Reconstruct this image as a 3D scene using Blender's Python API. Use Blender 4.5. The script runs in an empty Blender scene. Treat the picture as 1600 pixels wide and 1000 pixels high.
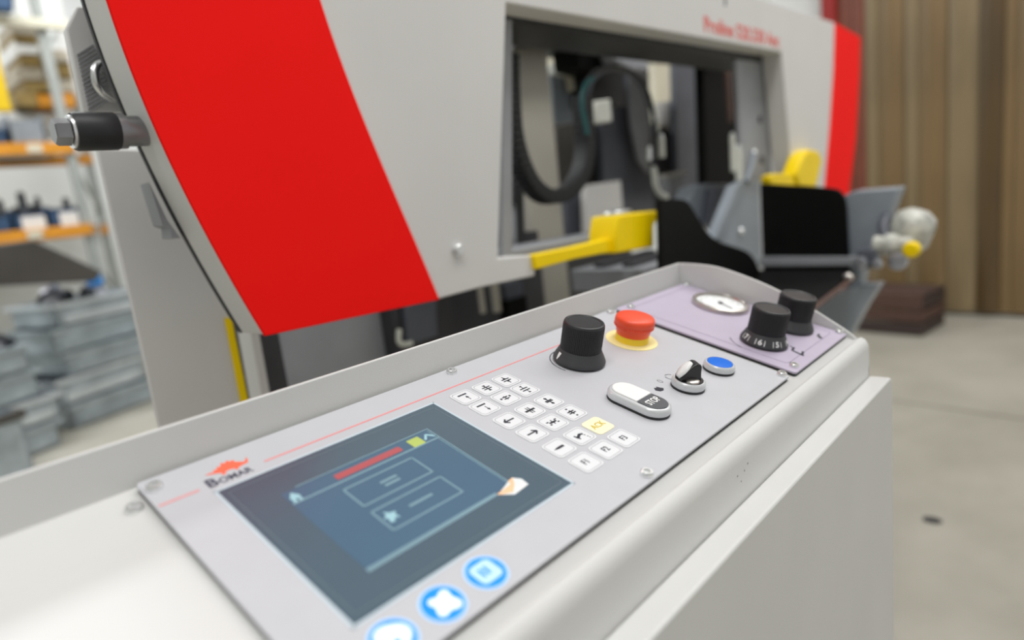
import bpy, bmesh, math, random
import numpy as np
from mathutils import Vector, Matrix

random.seed(7)
sc = bpy.context.scene
COL = sc.collection
PI = math.pi

# ------------------------------------------------------------------ camera
H = 1.30                                   # lens height above the floor
S = 0.28                                   # lens height above the operator panel (also the panel unit)
TILT = 0.27794043                          # slope of the panel
FPX = 1032.2                               # focal length in 1600-pixel units
R = np.array([[0.66523556, -0.73772568, -0.11498902],
              [-0.21621958, -0.04293824, -0.97540012],
              [0.71464029, 0.67373373, -0.18807478]])   # rows: camera right, down, forward
cam_d = bpy.data.cameras.new('camera')
cam = bpy.data.objects.new('camera', cam_d)
COL.objects.link(cam)
M = Matrix.Identity(4)
for i in range(3):
    M[i][0], M[i][1], M[i][2] = R[0][i], -R[1][i], -R[2][i]
M[2][3] = H
cam.matrix_world = M
cam_d.sensor_width = 36.0
cam_d.lens = FPX / 1600.0 * 36.0
cam_d.clip_start = 0.02
cam_d.dof.use_dof = True
cam_d.dof.focus_distance = 0.61
cam_d.dof.aperture_fstop = 2.2
cam_d.dof.aperture_blades = 9
sc.camera = cam

# ------------------------------------------------------------------ light and exposure
w = bpy.data.worlds.new('hall_light')
sc.world = w
w.use_nodes = True
bg = w.node_tree.nodes['Background']
bg.inputs[0].default_value = (1.0, 0.99, 0.97, 1)
bg.inputs[1].default_value = 0.48
def area(name, loc, size, energy, rot=(0, 0, 0), col=(1, 1, 1)):
    l = bpy.data.lights.new(name, 'AREA')
    l.shape = 'RECTANGLE'; l.size, l.size_y = size; l.energy = energy; l.color = col
    o = bpy.data.objects.new(name, l); COL.objects.link(o)
    o.location = loc; o.rotation_euler = rot
    return o
area('hall_lamp', (0.4, -0.5, 5.2), (7.0, 0.9), 178, (0, 0, 0), (1, 0.99, 0.97))
area('hall_lamp', (4.9, -0.9, 5.0), (0.9, 4.0), 75, (0, 0, 0), (1, 0.98, 0.95))
area('hall_lamp', (0.3, 5.2, 4.6), (5.0, 0.8), 230, (0, 0, 0), (0.97, 0.99, 1))
sc.view_settings.view_transform = 'Standard'
sc.view_settings.look = 'None'
sc.view_settings.exposure = 0.0
sc.view_settings.gamma = 1.0
sc.view_settings.use_curve_mapping = False

# ------------------------------------------------------------------ places seen by the lens
def ray(px, py):
    return R.T @ np.array([px - 800.0, py - 500.0, FPX])
def at_y(px, py, Y):
    d = ray(px, py); k = Y / d[1]
    return (d[0] * k, Y, d[2] * k + H)
def at_x(px, py, X):
    d = ray(px, py); k = X / d[0]
    return (X, d[1] * k, d[2] * k + H)
def at_z(px, py, Z):
    d = ray(px, py); k = (Z - H) / d[2]
    return (d[0] * k, d[1] * k, Z)

# ------------------------------------------------------------------ materials
MATS = {}
def mat(name, col, rough=0.5, metal=0.0, var=0.04, vscale=40.0, bump=0.0, bscale=300.0, emit=None, estr=0.0,
        coat=0.0, spec=0.5, stretch=None, ramp=None, trans=0.0, alpha=1.0):
    m = bpy.data.materials.new(name); m.use_nodes = True
    nt = m.node_tree; b = nt.nodes['Principled BSDF']
    tc = nt.nodes.new('ShaderNodeTexCoord'); mp = nt.nodes.new('ShaderNodeMapping')
    nt.links.new(tc.outputs['Object'], mp.inputs['Vector'])
    if stretch: mp.inputs['Scale'].default_value = stretch
    nz = nt.nodes.new('ShaderNodeTexNoise'); nz.inputs['Scale'].default_value = vscale
    nz.inputs['Detail'].default_value = 4.0
    nt.links.new(mp.outputs[0], nz.inputs['Vector'])
    cr = nt.nodes.new('ShaderNodeValToRGB')
    lo = tuple(max(0, c * (1 - var)) for c in col); hi = tuple(min(1, c * (1 + var)) for c in col)
    if ramp: lo, hi = ramp
    cr.color_ramp.elements[0].position = 0.3; cr.color_ramp.elements[1].position = 0.7
    cr.color_ramp.elements[0].color = lo + (1,); cr.color_ramp.elements[1].color = hi + (1,)
    nt.links.new(nz.outputs['Fac'], cr.inputs['Fac'])
    nt.links.new(cr.outputs['Color'], b.inputs['Base Color'])
    b.inputs['Roughness'].default_value = rough
    b.inputs['Metallic'].default_value = metal
    b.inputs['Specular IOR Level'].default_value = spec
    if coat:
        b.inputs['Coat Weight'].default_value = coat; b.inputs['Coat Roughness'].default_value = 0.08
    if trans: b.inputs['Transmission Weight'].default_value = trans
    if alpha < 1: b.inputs['Alpha'].default_value = alpha
    if bump:
        n2 = nt.nodes.new('ShaderNodeTexNoise'); n2.inputs['Scale'].default_value = bscale
        nt.links.new(mp.outputs[0], n2.inputs['Vector'])
        bp = nt.nodes.new('ShaderNodeBump'); bp.inputs['Strength'].default_value = bump; bp.inputs['Distance'].default_value = 0.002
        nt.links.new(n2.outputs['Fac'], bp.inputs['Height']); nt.links.new(bp.outputs['Normal'], b.inputs['Normal'])
    if emit:
        b.inputs['Emission Color'].default_value = emit + (1,); b.inputs['Emission Strength'].default_value = estr
    MATS[name] = m
    return m

mat('console_paint', (0.64, 0.64, 0.625), 0.42, bump=0.06, bscale=900, var=0.02, vscale=8)
mat('panel_foil', (0.525, 0.53, 0.56), 0.45, bump=0.04, bscale=1500, var=0.015)
mat('lilac_foil', (0.50, 0.445, 0.555), 0.42, bump=0.04, bscale=1500, var=0.02)
mat('machine_paint', (0.66, 0.65, 0.63), 0.45, bump=0.05, bscale=700, var=0.025, vscale=5)
mat('red_paint', (0.99, 0.012, 0.010), 0.6, bump=0.03, bscale=900, var=0.02, vscale=6, spec=0.04)
mat('grey_metal_paint', (0.30, 0.31, 0.33), 0.5, var=0.06, vscale=12)
mat('blue_grey_paint', (0.27, 0.305, 0.345), 0.4, bump=0.05, var=0.08, vscale=12)
mat('joint_grey', (0.20, 0.19, 0.16), 0.7)
mat('blue_grey_lit', (0.37, 0.41, 0.455), 0.4, bump=0.05, var=0.08, vscale=12)  # lit copy of the blue grey paint, for the upward facing foot
mat('slate_paint', (0.092, 0.10, 0.125), 0.35, var=0.15, vscale=8)
mat('dark_paint', (0.035, 0.035, 0.04), 0.5, var=0.2, vscale=10)
mat('black_paint', (0.004, 0.004, 0.004), 0.6, var=0.2, spec=0.12)
mat('black_rubber', (0.012, 0.013, 0.015), 0.5, var=0.25, vscale=60)
mat('knob_plastic', (0.022, 0.022, 0.024), 0.42, bump=0.12, bscale=1800, var=0.1)
mat('knob_skirt', (0.045, 0.046, 0.05), 0.5, bump=0.1, bscale=1800, var=0.1)
mat('black_plastic', (0.012, 0.012, 0.014), 0.3, var=0.1)
mat('dark_grey_plastic', (0.085, 0.09, 0.10), 0.35, var=0.05)
mat('silver_plastic', (0.66, 0.675, 0.69), 0.3, metal=0.25, var=0.02)
mat('steel', (0.86, 0.87, 0.87), 0.3, metal=1.0, var=0.06, vscale=30)
mat('dark_steel', (0.30, 0.30, 0.31), 0.3, metal=0.9, var=0.1, vscale=40)
mat('brushed_steel', (0.62, 0.58, 0.54), 0.28, metal=1.0, var=0.1, vscale=60)
mat('zinc', (0.40, 0.46, 0.50), 0.38, metal=0.4, var=0.22, vscale=7)
mat('zinc_glint', (0.62, 0.67, 0.71), 0.3, metal=0.5, var=0.15, vscale=9)  # paler zinc copy, specular glints painted into tray rims and stiffeners
mat('white_plastic', (0.86, 0.86, 0.85), 0.35, var=0.015)
mat('key_white', (0.76, 0.77, 0.79), 0.4, var=0.01)
mat('key_groove', (0.42, 0.42, 0.45), 0.5, var=0.02)
mat('key_yellow', (0.84, 0.80, 0.55), 0.4, var=0.01, emit=(1.0, 0.95, 0.6), estr=0.10)
mat('ink_dark', (0.018, 0.018, 0.03), 0.6, var=0.05)
mat('ink_grey', (0.20, 0.20, 0.215), 0.6, var=0.05)
mat('ink_white', (0.85, 0.85, 0.84), 0.5, var=0.02)
mat('ink_yellow', (0.62, 0.46, 0.03), 0.5, var=0.05)
mat('ink_red', (0.83, 0.26, 0.26), 0.5, var=0.03)
mat('ink_lilac', (0.26, 0.21, 0.32), 0.5, var=0.05)
mat('logo_orange', (0.93, 0.15, 0.075), 0.5, var=0.03)
mat('logo_blue', (0.05, 0.05, 0.085), 0.5, var=0.03)
mat('lettering_red', (0.78, 0.10, 0.075), 0.45, var=0.03)
mat('stop_red', (0.90, 0.085, 0.028), 0.38, bump=0.03, bscale=1500, var=0.03)
mat('stop_yellow', (1.0, 0.70, 0.03), 0.4, var=0.02)
mat('stop_ring', (0.92, 0.82, 0.38), 0.5, var=0.02)
mat('blue_cap', (0.0, 0.15, 0.72), 0.35, var=0.02, spec=0.25)
mat('guard_yellow', (0.96, 0.68, 0.0), 0.4, var=0.03, vscale=15, spec=0.2)
mat('screen_glass', (0.072, 0.113, 0.150), 0.22, var=0.02, spec=0.6)
mat('screen_display', (0.055, 0.105, 0.16), 0.22, var=0.04, vscale=9, emit=(0.10, 0.24, 0.42), estr=0.12, spec=0.6)
mat('screen_line', (0.17, 0.27, 0.32), 0.3, emit=(0.30, 0.52, 0.60), estr=0.13)
mat('screen_icon', (0.28, 0.45, 0.50), 0.3, emit=(0.4, 0.75, 0.85), estr=0.2)
mat('screen_bezel', (0.12, 0.17, 0.195), 0.3)
mat('screen_red', (0.33, 0.07, 0.075), 0.3, emit=(0.55, 0.10, 0.12), estr=0.25)
mat('screen_green', (0.33, 0.40, 0.10), 0.3, emit=(0.5, 0.6, 0.12), estr=0.3)
mat('screen_white', (0.7, 0.72, 0.72), 0.35, emit=(0.8, 0.85, 0.85), estr=0.12)
mat('screen_peach', (0.8, 0.48, 0.28), 0.35, emit=(1.0, 0.6, 0.35), estr=0.2)
mat('screen_frame_line', (0.56, 0.66, 0.72), 0.3)
mat('touch_blue', (0.0, 0.16, 0.55), 0.35, emit=(0.0, 0.34, 0.98), estr=0.5, var=0.01)
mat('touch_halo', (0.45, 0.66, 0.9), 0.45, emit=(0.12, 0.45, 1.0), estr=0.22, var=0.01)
mat('touch_white', (0.75, 0.82, 0.88), 0.35, emit=(0.8, 0.93, 1.0), estr=0.4, var=0.01)
mat('touch_pale', (0.42, 0.62, 0.78), 0.35, emit=(0.55, 0.82, 1.0), estr=0.32, var=0.01)
mat('dial_white', (0.88, 0.90, 0.90), 0.4, var=0.01)
mat('clear_glass', (0.9, 0.93, 0.93), 0.03, var=0.0, trans=1.0)
mat('valve_cast', (0.52, 0.52, 0.47), 0.4, var=0.45, vscale=38)
mat('cast_beige', (0.42, 0.40, 0.345), 0.5, var=0.06, vscale=3)
mat('cream_paint', (0.66, 0.63, 0.50), 0.5, var=0.05, vscale=4)
mat('fitting_white', (0.72, 0.73, 0.66), 0.4, var=0.06, vscale=20)
mat('hose_black', (0.012, 0.012, 0.013), 0.35, var=0.2)
mat('hose_teal', (0.02, 0.16, 0.17), 0.35, var=0.1)
mat('orange_paint', (0.66, 0.27, 0.015), 0.5, var=0.12, vscale=6)
mat('rack_grey', (0.36, 0.38, 0.36), 0.5, metal=0.2, var=0.1, vscale=8)
mat('blue_bin_plastic', (0.025, 0.065, 0.14), 0.45, var=0.15, vscale=6)
mat('blue_bright', (0.01, 0.22, 0.60), 0.4, var=0.08)
mat('tool_dark', (0.045, 0.05, 0.06), 0.35, metal=0.5, var=0.3, vscale=14)
mat('part_steel', (0.50, 0.51, 0.56), 0.3, metal=0.8, var=0.2, vscale=14)
mat('ramp_brown', (0.075, 0.068, 0.06), 0.6, var=0.15, vscale=4)
mat('carton_gold', (0.26, 0.175, 0.05), 0.6, var=0.3, vscale=9)
mat('carton_beige', (0.42, 0.37, 0.29), 0.6, var=0.2, vscale=8)
mat('film_white', (0.72, 0.72, 0.70), 0.35, var=0.06, vscale=6)
mat('post_yellow', (0.70, 0.47, 0.0), 0.5, var=0.06)
mat('brown_wood_dark', (0.045, 0.028, 0.024), 0.65, var=0.4, vscale=14, stretch=(0.4, 6, 6), bump=0.3, bscale=60)
mat('brown_wood', (0.085, 0.042, 0.031), 0.6, var=0.5, vscale=14, stretch=(0.4, 6, 6), bump=0.3, bscale=60)
mat('curtain_a', (0.215, 0.14, 0.062), 0.35, var=0.22, vscale=2.2, stretch=(1, 1.6, 0.35))
mat('curtain_b', (0.25, 0.185, 0.10), 0.35, var=0.22, vscale=2.2, stretch=(1, 1.6, 0.35))
mat('curtain_c', (0.10, 0.062, 0.024), 0.35, var=0.25, vscale=2.2, stretch=(1, 1.6, 0.35))
mat('curtain_red', (0.19, 0.055, 0.032), 0.4, var=0.15, vscale=3)
mat('signal_red', (0.32, 0.012, 0.010), 0.45, var=0.08)
mat('hall_white', (0.82, 0.84, 0.83), 0.7, var=0.03, vscale=1.5)

def floor_mat():
    m = bpy.data.materials.new('concrete'); m.use_nodes = True
    nt = m.node_tree; b = nt.nodes['Principled BSDF']
    tc = nt.nodes.new('ShaderNodeTexCoord')
    n1 = nt.nodes.new('ShaderNodeTexNoise'); n1.inputs['Scale'].default_value = 1.6; n1.inputs['Detail'].default_value = 9; n1.inputs['Roughness'].default_value = 0.62
    nt.links.new(tc.outputs['Object'], n1.inputs['Vector'])
    cr = nt.nodes.new('ShaderNodeValToRGB')
    cr.color_ramp.elements[0].position = 0.28; cr.color_ramp.elements[0].color = (0.30, 0.285, 0.235, 1)
    cr.color_ramp.elements[1].position = 0.72; cr.color_ramp.elements[1].color = (0.44, 0.42, 0.36, 1)
    nt.links.new(n1.outputs['Fac'], cr.inputs['Fac'])
    nt.links.new(cr.outputs['Color'], b.inputs['Base Color'])
    b.inputs['Roughness'].default_value = 0.55
    n2 = nt.nodes.new('ShaderNodeTexNoise'); n2.inputs['Scale'].default_value = 90
    bp = nt.nodes.new('ShaderNodeBump'); bp.inputs['Strength'].default_value = 0.15
    nt.links.new(tc.outputs['Object'], n2.inputs['Vector']); nt.links.new(n2.outputs['Fac'], bp.inputs['Height'])
    nt.links.new(bp.outputs['Normal'], b.inputs['Normal'])
    MATS['concrete'] = m
floor_mat()

# ------------------------------------------------------------------ building helpers
WORLD = {}                                  # object name -> world position of its origin (unrotated objects)
def thing(name, label, cat, loc=(0, 0, 0), rot=(0, 0, 0), group=None):
    o = bpy.data.objects.new(name, None); COL.objects.link(o)
    o.empty_display_size = 0.02
    o.location = loc; o.rotation_euler = rot
    o['label'] = label; o['category'] = cat
    if group: o['group'] = group
    WORLD[o.name] = Vector(loc)
    return o
def tag(o, label, cat, group=None):
    o['label'] = label; o['category'] = cat
    if group: o['group'] = group
    return o

class MB:
    def __init__(s): s.v = []; s.f = []
    def add(s, vs, fs):
        n = len(s.v); s.v += [tuple(float(c) for c in p) for p in vs]; s.f += [tuple(i + n for i in f) for f in fs]
        return s
    def prism(s, poly, c0, c1, mp=None):
        mp = mp or (lambda a, b, c: (a, b, c))
        n = len(poly)
        vs = [mp(p[0], p[1], c0) for p in poly] + [mp(p[0], p[1], c1) for p in poly]
        fs = [tuple(range(n)), tuple(range(2 * n - 1, n - 1, -1))]
        fs += [(i, i + n, (i + 1) % n + n, (i + 1) % n) for i in range(n)]
        return s.add(vs, fs)
    def slab_y(s, pts, Y, d):               # outline in the (x, z) plane, thickness along +y
        return s.prism(pts, Y, Y + d, lambda a, b, c: (a, c, b))
    def slab_x(s, pts, X, d):               # outline in the (y, z) plane, thickness along +x
        return s.prism(pts, X, X + d, lambda a, b, c: (c, a, b))
    def box(s, x0, y0, z0, x1, y1, z1):
        return s.prism([(x0, y0), (x1, y0), (x1, y1), (x0, y1)], z0, z1)
    def lathe(s, prof, seg=48, mtx=None, radial=None):
        mtx = mtx or Matrix.Identity(4)
        n0 = len(s.v); rings = []
        for (r, h) in prof:
            if r < 1e-7:
                s.v.append(tuple(mtx @ Vector((0, 0, h)))); rings.append([len(s.v) - 1])
            else:
                idx = []
                for i in range(seg):
                    a = 2 * PI * i / seg; rr = radial(r, h, i) if radial else r
                    s.v.append(tuple(mtx @ Vector((rr * math.cos(a), rr * math.sin(a), h)))); idx.append(len(s.v) - 1)
                rings.append(idx)
        for A, B in zip(rings, rings[1:]):
            for i in range(seg):
                j = (i + 1) % seg
                if len(A) == 1 and len(B) == 1: continue
                if len(A) == 1: s.f.append((A[0], B[i], B[j]))
                elif len(B) == 1: s.f.append((A[i], B[0], A[j]))
                else: s.f.append((A[i], B[i], B[j], A[j]))
        return s
    def tube(s, pts, r, seg=10, cap=True):
        pts = [Vector(p) for p in pts]; n = len(pts); rings = []
        t0 = (pts[1] - pts[0]).normalized()
        up = Vector((0, 0, 1)) if abs(t0.z) < 0.9 else Vector((1, 0, 0))
        nrm = (up - t0 * up.dot(t0)).normalized()
        for k, p in enumerate(pts):
            t = (pts[min(k + 1, n - 1)] - pts[max(k - 1, 0)]).normalized()
            nrm = (nrm - t * nrm.dot(t)).normalized(); bn = t.cross(nrm)
            idx = []
            rr = r[k] if isinstance(r, (list, tuple)) else r
            for i in range(seg):
                a = 2 * PI * i / seg
                s.v.append(tuple(p + (nrm * math.cos(a) + bn * math.sin(a)) * rr)); idx.append(len(s.v) - 1)
            rings.append(idx)
        for A, B in zip(rings, rings[1:]):
            for i in range(seg):
                s.f.append((A[i], A[(i + 1) % seg], B[(i + 1) % seg], B[i]))
        if cap: s.f += [tuple(reversed(rings[0])), tuple(rings[-1])]
        return s
    def mesh(s, name, off=Vector((0, 0, 0)), sharp=38):
        me = bpy.data.meshes.new(name)
        me.from_pydata([tuple(Vector(p) - off) for p in s.v], [], s.f)
        b = bmesh.new(); b.from_mesh(me)
        bmesh.ops.recalc_face_normals(b, faces=b.faces); b.to_mesh(me); b.free()
        me.polygons.foreach_set('use_smooth', [True] * len(me.polygons))
        me.set_sharp_from_angle(angle=math.radians(sharp))
        return me
    def centre(s):
        a = np.array(s.v); lo, hi = a.min(0), a.max(0)
        return Vector(((lo[0] + hi[0]) / 2, (lo[1] + hi[1]) / 2, lo[2]))
    def obj(s, name, m, parent=None, bevel=0.0, local=False, seg=2, sharp=38):
        """local: coordinates already in the parent's frame; else world coordinates"""
        c = s.centre()
        o = bpy.data.objects.new(name, s.mesh(name, c, sharp))
        COL.objects.link(o)
        if m: o.data.materials.append(MATS[m])
        if parent is not None:
            o.parent = parent
            o.location = c - (LOC[parent.name] if local else WORLD[parent.name])
        else:
            o.location = c
        LOC[o.name] = c; WORLD[o.name] = c
        if bevel:
            bv = o.modifiers.new('edge', 'BEVEL'); bv.width = bevel; bv.segments = seg; bv.limit_method = 'ANGLE'; bv.angle_limit = math.radians(35)
            bv.harden_normals = False
        return o
class _Loc(dict):
    def __missing__(s, k): return Vector((0, 0, 0))
LOC = _Loc()                                # mesh object -> its origin in its root's frame (panel things)

def rrect(x0, y0, x1, y1, r, n=5):
    pts = []
    for cx, cy, a0 in ((x1 - r, y1 - r, 0), (x0 + r, y1 - r, PI / 2), (x0 + r, y0 + r, PI), (x1 - r, y0 + r, 1.5 * PI)):
        for i in range(n + 1):
            a = a0 + PI / 2 * i / n
            pts.append((cx + r * math.cos(a), cy + r * math.sin(a)))
    return pts
def circ(cx, cy, r, n=40):
    return [(cx + r * math.cos(2 * PI * i / n), cy + r * math.sin(2 * PI * i / n)) for i in range(n)]
def smooth_curve(pts, n=8):
    out = []
    P = [np.array(p, float) for p in pts]
    for i in range(len(P) - 1):
        p0, p1, p2, p3 = P[max(i - 1, 0)], P[i], P[i + 1], P[min(i + 2, len(P) - 1)]
        for k in range(n):
            t = k / n
            out.append(0.5 * ((2 * p1) + (-p0 + p2) * t + (2 * p0 - 5 * p1 + 4 * p2 - p3) * t * t + (-p0 + 3 * p1 - 3 * p2 + p3) * t ** 3))
    out.append(P[-1])
    return [tuple(p) for p in out]
def ypoly(px, Y):
    return [(p[0], p[2]) for p in (at_y(x, y, Y) for x, y in px)]
def xpoly(px, X):
    return [(p[1], p[2]) for p in (at_x(x, y, X) for x, y in px)]
def xslab(name, px, X, d, m, parent=None, bevel=0.0):
    return MB().slab_x(xpoly(px, X), X, d).obj(name, m, parent, bevel)
def yslab(name, px, Y, d, m, parent=None, bevel=0.0):
    return MB().slab_y(ypoly(px, Y), Y, d).obj(name, m, parent, bevel)

def text_mesh(body, size, extrude=0.0002, bold=0.0, align='CENTER', space=1.0):
    cu = bpy.data.curves.new('lettering', 'FONT'); cu.body = body; cu.size = size
    cu.extrude = extrude; cu.offset = bold; cu.align_x = align; cu.align_y = 'CENTER'; cu.resolution_u = 3
    cu.space_character = space
    o = bpy.data.objects.new('lettering', cu); COL.objects.link(o)
    dg = bpy.context.evaluated_depsgraph_get()
    me = bpy.data.meshes.new_from_object(o.evaluated_get(dg))
    bpy.data.objects.remove(o); bpy.data.curves.remove(cu)
    vs = [tuple(v.co) for v in me.vertices]; fs = [tuple(p.vertices) for p in me.polygons]
    bpy.data.meshes.remove(me)
    return vs, fs
def text_mb(body, size, mp, extrude=0.0002, **k):
    vs, fs = text_mesh(body, size, extrude, **k)
    return MB().add([mp(*v) for v in vs], fs)

# ------------------------------------------------------------------ the panel's own frame
CT, ST = math.cos(TILT), math.sin(TILT)
PN = Vector((0, -ST, CT))
PO = Vector((0, 0, H)) - PN * S             # foot of the lens on the panel plane
def panel_point(u, v, h=0.0):
    """u, v, h in panel units (S metres)"""
    return PO + (Vector((1, 0, 0)) * u + Vector((0, CT, ST)) * v + PN * h) * S
def panel_thing(name, label, cat, u, v, h=0.0, group=None):
    p = panel_point(u, v, h)
    o = thing(name, label, cat, p, (TILT, 0, 0), group)
    return o
class PB(MB):
    """a mesh in a panel thing's local frame, written in panel units"""
    def obj(s, name, m, parent=None, bevel=0.0, **k):
        s.v = [(a * S, b * S, c * S) for a, b, c in s.v]
        k.pop('local', None)
        return MB.obj(s, name, m, parent, bevel * S, local=True, **k)

# ================================================================== SETTING
def struct(o): o['kind'] = 'structure'; return o
fl = struct(MB().box(-4, -4, -0.2, 5.95, 7.9, 0.0).obj('floor', 'concrete'))
j0, j1 = at_z(1392, 625, 0.0), at_z(1600, 655, 0.0)
dx, dy = j1[0] - j0[0], j1[1] - j0[1]; L_ = math.hypot(dx, dy); ex, ey = dx / L_, dy / L_
q = []
for (t, s_) in ((-0.6, -.008), (L_ + 2, -.008), (L_ + 2, .008), (-0.6, .008)):
    q.append((j0[0] + ex * t - ey * s_, j0[1] + ey * t + ex * s_))
jt = MB().prism(q, 0.0, 0.0015).obj('joint_strip', 'joint_grey', fl)
sp = at_z(1457, 813, 0)
MB().prism([(sp[0] + r * math.cos(a), sp[1] + 1.2 * r * math.sin(a)) for a, r in [(i * 2 * PI / 12, 0.024 + 0.007 * random.random()) for i in range(12)]], 0.0, 0.001).obj('oil_stain', 'dark_paint', fl)
struct(MB().box(-4, 7.9, 0, 6.2, 8.05, 5.5).obj('wall_back', 'hall_white'))
struct(MB().box(5.95, -4, 0, 6.1, 7.9, 5.5).obj('wall_right', 'hall_white'))
struct(MB().box(-4.2, -4, 0, -4.0, 7.9, 5.5).obj('shading_wall_left', 'rack_grey'))  # unseen wall, added to cut the light reaching the bow's end face
tr = struct(MB().box(5.90, -4, 4.6, 5.95, 4.0, 4.72).obj('trim_1', 'rack_grey'))

# welding curtain of brown strips in front of the right-hand wall
CX = 5.86
ycs = [at_x(px, 250, CX)[1] for px in (1352, 1378, 1410, 1440, 1475, 1532, 1562, 1590, 1640, 1700, 1760)]
cu_t = thing('strip_curtain', 'brown translucent strip curtain hanging from hall ceiling height to the concrete floor', 'curtain', (CX, 0.8, 0.0))
seqm = ['curtain_b', 'curtain_a', 'curtain_b', 'curtain_a', 'curtain_b', 'curtain_c', 'curtain_a', 'curtain_a', 'curtain_b', 'curtain_a']
for i in range(len(ycs) - 1):
    y0, y1 = ycs[i] + 0.012, ycs[i + 1] - 0.012
    n = 6; top, bot = [], []
    for k in range(n + 1):
        t = k / n; yy = y0 + (y1 - y0) * t
        bul = 0.02 * math.sin(PI * t) + (0.012 if i % 2 else -0.012)
        top.append((CX - bul, yy)); 
    poly = top + [(x + 0.004, y) for x, y in reversed(top)]
    MB().prism(poly, 0.03, 4.6).obj('strip', seqm[i], cu_t)
MB().box(CX - 0.03, ycs[-1], 4.58, CX + 0.035, ycs[0] + 0.02, 4.64).obj('hanging_rail', 'rack_grey', cu_t)
rc_t = thing('red_strip_curtain', 'dark red strip curtain hanging beside the brown strips', 'curtain', (CX, 1.6, 0.0))
yr = [at_x(px, 100, CX)[1] for px in (1306, 1330, 1351)]
for i in range(2):
    y0, y1 = yr[i] + 0.004, yr[i + 1] - 0.004
    top = [(CX - 0.018 * math.sin(PI * k / 5), y0 + (y1 - y0) * k / 5) for k in range(6)]
    MB().prism(top + [(x + 0.004, y) for x, y in reversed(top)], 0.03, 4.6).obj('strip', 'curtain_red', rc_t)
yp0, yp1 = at_x(1286, 10, CX)[1], at_x(1308, 10, CX)[1]
po = MB().box(CX - 0.06, yp1, 0, CX + 0.02, yp0, 4.6).obj('red_post', 'signal_red', None, 0.006)
tag(po, 'bright red steel post standing beside the dark red curtain strips', 'post')

# ================================================================== CONSOLE
LZ = S * (1.47 * ST - CT) + H               # height of the ledge at the back of the tray
YB = (1.47 * CT + ST) * S                   # back wall of the tray
XE = 0.871                                  # outer end of the console
XL = -0.32
OFF = -0.0052 / S                           # console sheet lies under the plates
def pyz(v, h=0.0):
    p = panel_point(0, v, h); return (p.y, p.z)
con = thing('control_console', 'light grey painted steel control console with sloped top and raised rim', 'console', (0.3, 0.33, 0.0))
fy, fz = pyz(0.553, 0.0)
a1 = pyz(0.60, OFF); a2 = pyz(1.485, OFF)
YF = 0.2235
prof = [(YF, 0.02), (YF, fz - 0.012), (YF + 0.001, fz - 0.006), (YF + 0.004, fz - 0.001), (YF + 0.009, fz + 0.0015)]
prof += [a1, a2, (YB + 0.004, 0.02)]
MB().slab_x(prof, XL, XE - XL).obj('housing', 'console_paint', con, 0.0)
ZR = H - 0.128
MB().slab_x([(YB, a2[1] - 0.01), (YB + 0.0035, a2[1] - 0.01), (YB + 0.0035, ZR), (YB, ZR)], XL, XE - XL).obj('rim_wall', 'console_paint', con, 0.0012)
ec = smooth_curve([(YB + 0.0035, -0.128), (0.44, -0.1305), (0.407, -0.1365), (0.354, -0.156), (0.304, -0.181), (0.262, -0.2075), (0.244, -0.220), (0.2345, -0.2295), (0.2275, -0.242), (YF, -0.262)], 4)
ep = [(y, z + H) for y, z in ec] + [(YF, 0.9), (YB + 0.0035, 0.9)]
MB().slab_x(ep, XE - 0.0035, 0.0035).obj('end_plate', 'console_paint', con, 0.001)
ZS = H - 0.273
fp = rrect(XL, -0.0, XE + 0.006, ZS, 0.012, 4)
MB().prism(fp, 0.199, 0.2225, lambda a, b, c: (a, c, b)).obj('front_panel', 'console_paint', con, 0.0025, seg=3)
def cap_screw_mb(u, v, h0, r=0.0185, hh=0.013):
    mtx = Matrix.Translation((u, v, h0))
    m_ = PB().lathe([(0, 0), (r, 0), (r, hh * 0.45), (r * 0.93, hh * 0.8), (r * 0.78, hh), (r * 0.5, hh), (r * 0.46, hh * 0.55), (0, hh * 0.55)], 24, mtx,
                    radial=lambda rr, h, i: rr if rr > r * 0.6 or rr < r * 0.2 else rr * (0.88 + 0.12 * abs(math.cos(3 * 2 * PI * i / 24))))
    return m_
def cons_screw(u, v):
    p = panel_point(u, v, OFF)
    r, hh = 0.019 * S, 0.013 * S
    mtx = Matrix.Translation(p) @ Matrix.Rotation(TILT, 4, 'X')
    MB().lathe([(0, 0), (r, 0), (r, hh * 0.45), (r * 0.93, hh * 0.8), (r * 0.78, hh), (r * 0.5, hh), (r * 0.46, hh * 0.55), (0, hh * 0.55)], 24, mtx).obj('screw', 'steel', con)
cons_screw(0.405, 1.386)

for px, py, w_ in ((1168, 724, 3), (1163, 735, 2), (1152, 744, 3), (1158, 752, 2)):
    p = at_y(px, py, YF)
    MB().prism([(p[0] - .0006, p[2]), (p[0], p[2] - .0008), (p[0] + .0004 * w_, p[2] + .0003), (p[0] + .0003, p[2] + .0007)], YF - 0.0003, YF + 0.0002, lambda a, b, c: (a, c, b)).obj('paint_chip', 'ink_grey', con)
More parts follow.
